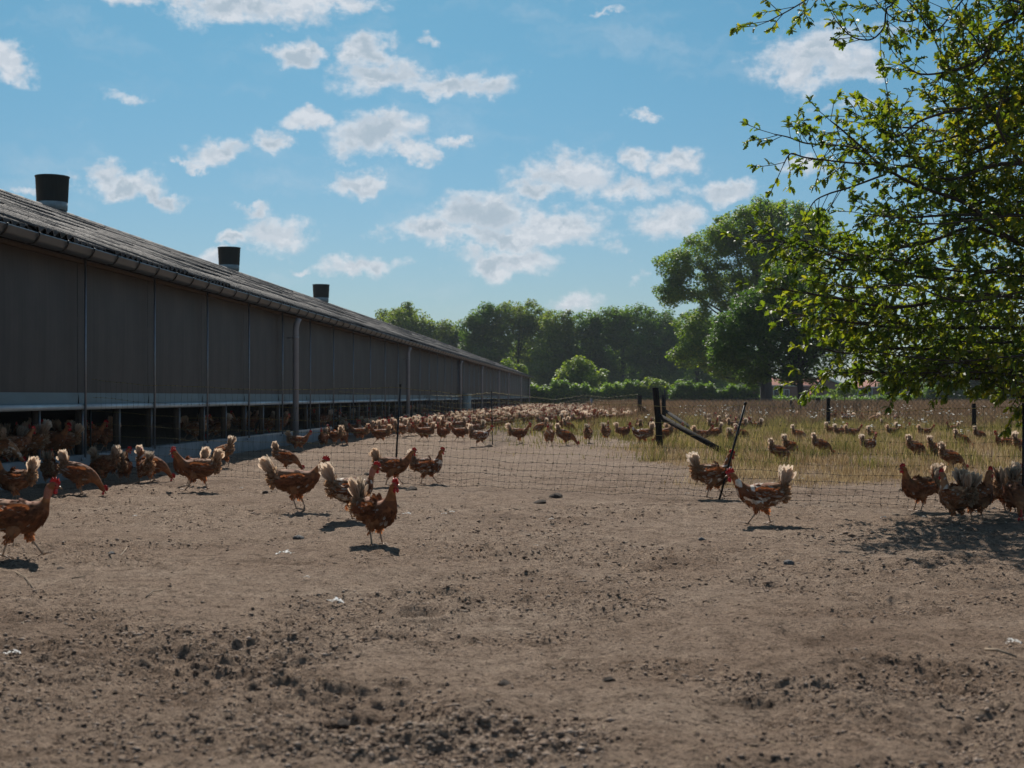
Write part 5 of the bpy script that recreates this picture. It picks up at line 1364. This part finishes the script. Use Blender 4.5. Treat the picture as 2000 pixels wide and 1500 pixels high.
H = [
 # foot px, foot py, heading, proto, scale, label
 (40, 1098, 6, 'N1', 1.08, 'large bare-necked hen striding right at the lower left edge'),
 (28, 983, 176, 'A1', 1.0, 'brown hen with raised pale tail cut by the left edge'),
 (158, 968, 5, 'P1', 1.05, 'brown hen pecking rightwards with a forked pale tail near the left'),
 (200, 945, 170, 'P1', 1.02, 'dark brown hen with buff tail pointing right behind the pecking forked-tail one'),
 (215, 938, 20, 'W1', .98, 'brown hen with red face between the buff-tailed one and the small round one'),
 (243, 942, 95, 'A1', .88, 'small dark hen seen from behind in the barn shadow'),
 (283, 944, 120, 'A2', .95, 'hen with upright tail facing away beside the kerb'),
 (300, 940, 5, 'P1', .98, 'hen pecking right with bright red comb at the shadow edge'),
 (386, 961, 184, 'W1', 1.08, 'rusty brown hen facing left with tall cream tail, in front of the kerb'),
 (368, 948, 178, 'A1', 1.02, 'hen whose red head shows above the rusty brown one facing left'),
 (433, 913, 150, 'P2', 1.0, 'pale-rumped hen with tail up right and a black side patch'),
 (98, 950, 100, 'A1', .95, 'dark hen facing the barn opening in deep shade at the left'),
 (70, 940, 60, 'A3', .95, 'hen crowding the kerb left of the dark one in the shade'),
 (560, 921, 10, 'P1', .93, 'hen pecking right with upright tail before the first downpipe'),
 (578, 1000, 6, 'W2', 1.12, 'brown hen walking right with one foot lifted and low tail, middle left'),
 (690, 1020, 22, 'N2', 1.05, 'bare-necked hen with big white fan tail, rear one of the pair'),
 (735, 1062, 318, 'A1', 1.05, 'brown hen facing the camera with upright cream tail, front one of the pair'),
 (768, 950, 12, 'W1', 1.02, 'hen walking right just at the netting post with white fan tail'),
 (836, 944, 5, 'A2', .98, 'brown hen facing right behind the netting, right of the netting post'),
 (583, 882, 5, 'W1', .95, 'dark hen with two-tone tail walking right beside the first downpipe'),
 (632, 872, 265, 'A1', .98, 'dark hen facing the camera right of the first downpipe'),
 (653, 871, 150, 'A1', .95, 'hen with buff tail behind the netting, second right of the first downpipe'),
 (672, 868, 80, 'P1', .92, 'low brown hen seen from behind in the barn shadow by the netting'),
 (702, 862, 175, 'W1', .98, 'hen in the barn shadow with white-edged tail left of the netting post'),
 (742, 866, 172, 'W1', 1.02, 'hen facing left with curled cream tail just left of the netting post'),
 (760, 850, 30, 'A1', .95, 'hen with raised head just behind the top of the netting post'),
 (828, 862, 178, 'W1', 1.05, 'brown hen with bright red face facing left, right of the netting post'),
 (864, 861, 230, 'A1', .98, 'upright chestnut hen in the second row right of the netting post'),
 (898, 862, 165, 'W1', 1.0, 'brown hen striding left with raised tail, third right of the netting post'),
 (938, 874, 8, 'W3', 1.0, 'hen with white tail reaching right to the second netting post'),
 (930, 852, 175, 'A2', .98, 'hen facing left behind the white-tailed one at the second post'),
 (1014, 868, 18, 'W2', 1.05, 'chestnut hen with head turned back and tail low, middle of the yard'),
 (1054, 848, 178, 'P2', 1.0, 'brown hen facing left beside the tall upright one'),
 (1073, 871, 262, 'A3', 1.1, 'tall upright orange-brown hen facing the camera in the middle of the yard'),
 (1106, 872, 2, 'P1', 1.05, 'dark brown hen pecking right with horizontal back, middle of the yard'),
 (1148, 866, 80, 'A2', 1.0, 'hen seen from behind with dark neck, right of the pecking one'),
 (1184, 864, 70, 'A2', 1.0, 'hen seen from behind with white tail and white patches'),
 (1218, 858, 15, 'A1', .95, 'brown hen facing right with buff tail, left of the corner post'),
 (1254, 872, 176, 'W3', 1.05, 'mottled hen with fluffy white tail facing left before the corner post'),
 (1296, 868, 182, 'P1', 1.0, 'hen pecking left, half hidden behind the thick corner post'),
 (1316, 858, 20, 'W1', 1.0, 'brown hen just right of the thick corner post under the strut'),
 (1248, 846, 100, 'A3', .95, 'pale hen facing away between mottled hen and small post'),
 (1272, 843, 260, 'A1', .95, 'hen looking at the camera just left of the thick corner post'),
 (1097, 843, 178, 'A1', .95, 'brown hen facing left behind the dark pecking one'),
 (1112, 845, 5, 'P1', .9, 'small brown hen pecking right behind the dark pecking one'),
 (1395, 975, 10, 'A2', 1.08, 'brown hen facing right in front of the leaning netting post'),
 (1486, 1022, 186, 'W3', 1.15, 'white-mottled hen striding left with big fluffy tail, middle right'),
 (1794, 1000, 196, 'A1', 1.12, 'rust-brown hen facing left with upright blond tail, right of the grass'),
 (1866, 1024, 112, 'A3', 1.15, 'blond hen seen from behind, leftmost of the group at the right edge'),
 (1908, 1022, 35, 'A1', 1.18, 'brown hen with red comb right beside the blond one'),
 (1944, 998, 165, 'P2', 1.12, 'hen with brown back and cream tail between the blond one and the edge pair'),
 (1982, 1016, 262, 'P1', 1.12, 'round brown hen pecking toward the camera at the right edge'),
 (1972, 1000, 40, 'A3', 1.12, 'buff-necked hen looking right behind the pecking one at the right edge'),
 (1372, 868, 10, 'W1', .95, 'hen with fluffy tail half hidden by the long strut'),
 (1393, 862, 175, 'P2', .98, 'hen with round white tail above the long strut'),
 (1431, 873, 60, 'A2', .92, 'round mottled hen beyond the end of the long strut'),
 (1524, 902, 4, 'P1', 1.0, 'brown hen pecking right in dry grass, nearest behind the netting'),
 (1546, 892, 30, 'P2', .95, 'hen with dark wing tips beside the one pecking in dry grass'),
 (1562, 866, 0, 'P2', .98, 'pale hen pecking right in the weeds behind the netting'),
 (1606, 888, 0, 'P1', 1.0, 'dark brown hen with low back in the dry grass'),
 (1698, 886, 25, 'A2', .95, 'hen in dry grass with white tail tilted left'),
 (1791, 899, 12, 'P1', 1.0, 'hen pecking right in dry grass with white shoulders'),
 (1826, 898, 40, 'P2', .95, 'hen in dry grass between two pecking ones'),
 (1860, 915, 5, 'P1', 1.05, 'hen walking right into shade with buff tail behind the blond one'),
 (1880, 874, 3, 'P1', .98, 'hen facing right with white tail by the short field post'),
 (1962, 886, 165, 'A1', 1.02, 'dark hen with raised red head near the right edge in the weeds'),
 (1994, 892, 30, 'P2', 1.0, 'pale-tailed hen cut by the right edge in the weeds'),
 (1624, 855, 20, 'P2', .95, 'pale hen at the left of the huddle by the wooden mesh post'),
 (1643, 858, 10, 'A2', .95, 'white-rumped hen in the middle of the huddle by the wooden mesh post'),
 (1666, 860, 8, 'W1', 1.0, 'brown hen stretching right out of the huddle by the wooden mesh post'),
 (1708, 862, 5, 'P2', .95, 'pale hen pecking right in green weeds'),
 (1745, 856, 10, 'W1', .92, 'hen with neck forward in the green weeds, middle right'),
 (1762, 852, 5, 'W3', .92, 'mottled hen standing in the green weeds, middle right'),
 (1808, 856, 0, 'W1', .95, 'hen running right in the weeds with neck stretched'),
 (1860, 848, 160, 'A1', .9, 'hen in the weeds just left of the short field post'),
 (1915, 862, 10, 'P1', .95, 'hen pecking in the weeds just right of the short field post'),
 (1730, 840, 0, 'P1', .9, 'small hen far back in the green weeds'),
 (1450, 862, 10, 'P1', .95, 'brown hen in the weeds right of the peg'),
 (1475, 845, 150, 'A2', .95, 'hen at the right of the cluster behind the strut'),
]
for (px, py, hd, key, s_c, lab) in H:
    hen(px, py, hd, key, lab, s_c * ((.79 if px > 1780 and py > 990 else .82) if px > 1500 else .86 if 1460 < px < 1500 and py > 1000 else .93), G)
# hens inside the barn opening, on the raised floor
inside = 0
for px0, u, hd in ((5, -.18, 30), (14, -.35, 170), (48, -.3, 300), (72, -.12, 120), (92, -.5, 45), (120, -.15, 200), (140, -.35, 350), (34, -.12, 60), (58, -.14, 200), (84, -.20, 20), (103, -.10, 340), (112, -.4, 190), (22, -.5, 90), (170, -.4, 10), (186, -.8, 200), (205, -.35, 240), (385, -.35, 2), (428, -.3, 175), (520, -.35, 160)):
    t_ = 1169 - px0; v_ = F * (5.86 - u) / t_
    x, y = barn_pt(u, v_)
    hen(0, 0, hd, rnd.choice(['A1', 'A2', 'W1', 'P2', 'A3']), 'hen standing inside the dark barn opening at the left, behind the kerb', rnd.uniform(.93, 1.03), 'hens inside the near barn opening', (x, y), .22); inside += 1
for k_ in range(46):
    v_ = 22 + 30 * rnd.random() ** 1.1; u = -rnd.uniform(.12, 1.1)
    x, y = barn_pt(u, v_)
    if any((x - a) ** 2 + (y - b) ** 2 < .09 for a, b in used): continue
    hen(0, 0, rnd.uniform(0, 360), rnd.choice(['A1', 'A2', 'W1', 'P1', 'A3', 'W3']), 'hen in the shaded barn opening among the timber uprights beyond the first downpipe', rnd.uniform(.9, 1.02), 'hens inside the barn opening beyond the first downpipe', (x, y), .22); inside += 1
def crowd_pt(y0, y1):
    for _ in range(200):
        py = y0 + (y1 - y0) * rnd.random()
        Y = F * CH / (py - HY)
        xl = -5.86 + .0626 * Y + .15
        right = float(np.interp(py, [796, 800, 806, 815, 825, 832, 840, 850, 860], [1235, 1250, 1262, 1258, 1250, 1150, 960, 880, 760]))
        xr = (right - 1000) * Y / F
        r_ = rnd.random()
        x = xl + (xr - xl) * (r_ if py < 824 else r_ ** 1.35)
        if all((x - a) ** 2 + (Y - b) ** 2 > (.07 if Y < 60 else .045) for a, b in used[-500:]): return x, Y
    return x, Y
cnt = len(used)
ZL = [('brown hen in the loose crowd beside the barn between the first and third downpipes', 'crowd of hens beside the barn'),
      ('small hen in the dense crowd stretching toward the far end of the barn', 'crowd of hens toward the far barn end')]
for k_ in range(92):
    x, Y = crowd_pt(827, 856)
    hen(0, 0, rnd.choice([rnd.uniform(-40, 40), rnd.uniform(140, 220), rnd.uniform(0, 360)]), rnd.choice(['A1', 'A2', 'A3', 'W1', 'W3', 'P1', 'P2', 'N2', 'A1', 'W1']), ZL[0][0], rnd.uniform(.86, .98), ZL[0][1], (x, Y))
for k_ in range(9):
    px = rnd.uniform(1385, 1470); py = rnd.uniform(828, 846); hen(px, py, rnd.uniform(0, 360), rnd.choice(['A1', 'W1', 'P2', 'A2']), 'hen in the cluster standing in weeds behind the long strut', .9, 'cluster of hens behind the long strut')
left = 300 - len(used)
for k_ in range(max(0, left - 8)):
    x, Y = crowd_pt(809, 831)
    hen(0, 0, rnd.uniform(0, 360), rnd.choice([0, 1, 2, 3, 4, 5, 0, 1]), ZL[1][0], rnd.uniform(.9, 1.0), ZL[1][1], (x, Y))
print('hens', len(used))
# everything further: one mass
fv = [(np.array([v.co for v in m_.vertices]), [tuple(p.vertices) for p in m_.polygons], np.array([c.color[:3] for c in m_.color_attributes['Col'].data])) for m_ in FAR]
mb = MB()
for k_ in range(850):
    if k_ < 520: x, Y = crowd_pt(796.5, 811)
    elif k_ < 730: x, Y = crowd_pt(807, 828)
    elif k_ < 820:
        v_ = rnd.uniform(52, 110); x, Y = barn_pt(-rnd.uniform(.3, 1.5), v_)
    else: Y = rnd.uniform(42, 70); x = rnd.uniform(.14, .34) * Y
    used.append((x, Y)); a = rnd.uniform(0, 6.28); V_, F_, C_ = rnd.choice(fv); ca, sa = math.cos(a), math.sin(a)
    z_ = .22 if 730 <= k_ < 820 else gz(x, Y) * .2
    R = np.array([[ca, -sa, 0], [sa, ca, 0], [0, 0, 1]])
    mb.add(V_ @ R.T * rnd.uniform(.95, 1.1) + np.array([x, Y, z_]), F_, C_)
link('distant_hens', mb.mesh('distant_hens', M['feathers'], True, True), kind='stuff', label='mass of tiny hens at the far end of the yard')

# ------------------------------------------------------------------ clods, stones, feathers and sticks on the soil
def clod_mesh(seed, flat=.5, rough=.35):
    b = bmesh.new(); bmesh.ops.create_icosphere(b, subdivisions=2, radius=1)
    for v in b.verts:
        n = float(vnoise(np.array([v.co.x * 1.7 + seed * 7 + 20]), np.array([v.co.y * 1.7 + v.co.z * 2.3 + 20]), seed)[0]); n2 = float(vnoise(np.array([v.co.x * 4 + seed + 20]), np.array([v.co.y * 4 + v.co.z * 5 + 20]), seed + 3)[0])
        v.co *= (1 - rough) + rough * 1.5 * n + rough * .6 * n2
        v.co.z *= flat
    me = bpy.data.meshes.new('clod'); b.to_mesh(me); b.free()
    return me
CL = [clod_mesh(i, .45 + .1 * (i % 3)) for i in range(5)]
for m_ in CL: m_.materials.append(M['clod'])
STN = [clod_mesh(i + 9, .6, .22) for i in range(3)]
for m_ in STN: m_.materials.append(M['stone'])
for i, (px, py, w_, s_, lab) in enumerate([
    (803, 957, 20, 'c', 'dark wedge-shaped clod right of the hen at the netting post'), (583, 1050, 18, 's', 'grey rounded stone below the walking hen'), (518, 965, 10, 'c', 'small dark clod left of the walking hen'),
    (1055, 988, 20, 'c', 'flat dark clod in mid yard, left one of two'), (1084, 976, 24, 'c', 'flat dark clod in mid yard, right one of two'), (1541, 1100, 18, 's', 'dark stone in front of the white-mottled hen'),
    (1370, 1053, 12, 's', 'small stone left of the white-mottled hen'), (217, 1090, 14, 's', 'dark round stone beside the forked stick'), (119, 1113, 12, 'c', 'dark crumb near the feet of the bare-necked hen'),
    (957, 874, 11, 'c', 'black lump at the foot of the second netting post'), (718, 930, 12, 'c', 'dark lump behind the netting left of its post'), (1762, 958, 12, 'c', 'dark lump in front of the dry grass'),
    (985, 1336, 22, 'c', 'dark clod low in the centre of the yard'), (670, 1395, 24, 'c', 'dark clod beside the lowest hollow'), (1190, 1332, 22, 'c', 'brown crumbly clod low right of centre'), (565, 1404, 16, 'c', 'dark clod left of the lowest hollow'), (235, 1322, 14, 'c', 'dark upright crumb low at the left'), (808, 1200, 34, 'c', 'large low mound of dark soil in the middle foreground')]):
    x, y = at(px, py); r = w_ / 2 * y / F
    o = link('stone' if s_ == 's' else 'soil_clod', (STN if s_ == 's' else CL)[i % (3 if s_ == 's' else 5)], loc=(x, y, gz(x, y) + r * .15), label=lab, cat='stone' if s_ == 's' else 'clod')
    o.scale = (r * 1.25, r * 1.1, r * (1.15)); o.rotation_euler = (rnd.uniform(-.2, .2), rnd.uniform(-.2, .2), rnd.uniform(0, 6))
# feathers
def feather_mesh(seed):
    R_ = random.Random(seed); mb = MB()
    for k in range(26):
        u = k / 25; a = (-1) ** k * R_.uniform(.5, 1.2); p = Vector((u * .8 - .4, 0, .02 + .12 * math.sin(u * 3.1))); d = Vector((math.cos(a), math.sin(a), R_.uniform(0, .5))) * R_.uniform(.22, .42)
        s_ = Vector((-d.y, d.x, 0)) * .22
        mb.add([tuple(p), tuple(p + d * .5 + s_), tuple(p + d + Vector((0, 0, -.05))), tuple(p + d * .5 - s_)], [(0, 1, 2, 3)])
    return mb.mesh('feather', M['feather'])
FM = [feather_mesh(i) for i in range(3)]
for i, (px, py, w_, lab) in enumerate([
    (552, 1087, 27, 'fluffy white feather below and left of the hen facing the camera'), (661, 1181, 30, 'curled white feather left of the big soil mound'), (597, 1134, 13, 'tiny white feather between the two larger ones'), (797, 1012, 14, 'white feather right of the hen facing the camera'),
    (866, 1013, 10, 'left one of two small feathers in mid yard'), (884, 1010, 10, 'right one of two small feathers in mid yard'), (1725, 1012, 12, 'white feather left of the rust-brown hen'), (1806, 1013, 9, 'white feather below the rust-brown hen'), (1940, 1000, 14, 'white feather under the cream-tailed hen at the right'),
    (1078, 1023, 10, 'small feather below the two flat clods'), (1340, 964, 9, 'small white feather left of the leaning netting post'), (1566, 936, 10, 'white feather at the edge of the dry grass'), (262, 1010, 9, 'small white feather left of the walking hen'), (1985, 1265, 34, 'pale feather low at the right edge'), (470, 957, 9, 'small white feather behind the walking hen'),
    (30, 1278, 26, 'pale feather low at the left edge'), (1045, 1070, 9, 'tiny feather in the middle of the bare soil')]):
    x, y = at(px, py); s_ = w_ * y / F
    o = link('white_feather', FM[i % 3], loc=(x, y, gz(x, y) + .012), label=lab, cat="feather", group='white feathers on the soil'); o.scale = (s_ * 1.25, s_ * .9, s_ * 1.3); o.rotation_euler = (0, 0, rnd.uniform(-.6, .6) + (3.14 if i % 2 else 0))
def stick(label, pts, r):
    P_ = [];
    for (px, py, dz) in pts:
        x, y = at(px, py); P_.append(Vector((x, y, gz(x, y) + r + dz)))
    mb = MB(); mb.tube([p - P_[0] for p in P_], [r * (1 - .5 * i / len(P_)) for i in range(len(P_))], 6)
    link('stick', mb.mesh('stick', M['stick'], True), loc=P_[0], label=label, cat='stick')
stick('forked pale stick lying right of the bare-necked hen', [(250, 1100, .0), (232, 1097, .005), (240, 1090, .02), (248, 1082, .04)], .004)
stick('thin dark twig in the lower left soil', [(30, 1122, 0), (50, 1134, .005), (68, 1154, 0)], .003)
stick('short pale straw in the lower left soil', [(140, 1134, 0), (168, 1132, .004)], .003)
stick('thin dark twig on the soil right of the white-mottled hen', [(1560, 1017, 0), (1600, 1012, .006)], .003)
stick('pale broken stick low at the right edge', [(1925, 1282, .01), (1950, 1290, .02), (1985, 1296, .0)], .006)
stick('curved pale root low left of the big mound', [(285, 1172, 0), (298, 1162, .006), (318, 1158, 0)], .0035)
# crumbs: too many to count
t = mat('soil_lumps')
g = t.new('ShaderNodeNewGeometry')
c = t.ramp(t.math('ADD', t.math('MULTIPLY', g.outputs['Random Per Island'], .8), t.math('MULTIPLY', t.noise(g.outputs['Position'], 1.1, 3, .6), .3)), [(0.1, (0.10, 0.068, 0.048)), (0.35, (0.24, 0.17, 0.122)), (0.7, (0.32, 0.238, 0.178)), (1.0, (0.42, 0.33, 0.26))])
t.l.new(c, t.b.inputs['Base Color']); t.b.inputs['Roughness'].default_value = .95; t.b.inputs['Specular IOR Level'].default_value = .1
M['lumps'] = t.m
oc = np.array([(1, 0, 0), (-1, 0, 0), (0, 1, 0), (0, -1, 0), (0, 0, 1), (0, 0, -1)], float); of = np.array([(0, 2, 4), (2, 1, 4), (1, 3, 4), (3, 0, 4), (2, 0, 5), (1, 2, 5), (3, 1, 5), (0, 3, 5)])
n = 150000
Y = 1 / rng.uniform(1 / 26, 1 / 2.9, n); X = rng.uniform(-.43, .43, n) * Y
cl = .6 * fbm(X * 1.3, Y * 1.6, 4, 31) + .6 * fbm(X * .45, Y * .8, 3, 131); rg_ = fbm(X * 0.8 + 3, Y * 1.3, 3, 9) + .8 * fbm(X * 2.3 + 3, Y * 4.0, 3, 19); keep = rng.random(n) < np.clip(.42 + cl * 1.2 + rg_ * 3.4, .07, 1); X, Y = X[keep], Y[keep]
gi = grass_masks(X, Y)[0]; keep = rng.random(len(X)) > gi * .8; X, Y = X[keep], Y[keep]; n = len(X)
cl2 = fbm(X * 1.3, Y * 1.6, 4, 31)
Z = height(X, Y); sz = (.0022 + .0080 * rng.random(n) ** 6) * (.8 + 1.1 * np.clip(cl2 + .15, 0, .4)) * (1 + np.clip(Y - 5, 0, 14) * .05)
a_ = rng.random(n) * 6.283; ca, sa = np.cos(a_), np.sin(a_)
L0 = oc[None] * (.55 + .8 * rng.random((n, 6, 1))) * sz[:, None, None] * np.stack([rng.uniform(.9, 1.9, n), np.ones(n), rng.uniform(.45, .85, n)], 1)[:, None, :]
L1 = np.stack([L0[..., 0] * ca[:, None] - L0[..., 1] * sa[:, None], L0[..., 0] * sa[:, None] + L0[..., 1] * ca[:, None], L0[..., 2]], -1)
V = np.stack([X, Y, Z + sz * .25], 1)[:, None] + L1
Fx = (np.arange(n)[:, None, None] * 6 + of[None]).reshape(-1, 3)
print('lumps', n)
link('soil_lumps', np_mesh('soil_lumps', V.reshape(-1, 3), Fx, False, None, M['lumps']), kind='stuff', label='loose crumbs and lumps of soil over the bare yard')
# straw, stalks and feather bits trodden into the soil
n = 1500; Y = 1 / rng.uniform(1 / 20, 1 / 3.1, n); X = rng.uniform(-.42, .42, n) * Y; Z = height(X, Y) + .002
a_ = rng.random(n) * 6.283; l_ = rng.uniform(.006, .035, n); w_ = rng.uniform(.0008, .0018, n) * (1 + Y * .05)
d = np.stack([np.cos(a_), np.sin(a_), rng.uniform(-.05, .25, n)], 1); s_ = np.stack([-np.sin(a_), np.cos(a_), 0 * a_], 1); p = np.stack([X, Y, Z], 1)
V = np.stack([p - s_ * w_[:, None], p + s_ * w_[:, None], p + d * l_[:, None] + s_ * w_[:, None] * .5, p + d * l_[:, None] - s_ * w_[:, None] * .5], 1).reshape(-1, 3)
link('straw_bits', np_mesh('straw_bits', V, np.arange(n * 4).reshape(-1, 4), False, None, M['drygrass']), kind='stuff', label='bits of straw and dry stalk trodden into the soil')
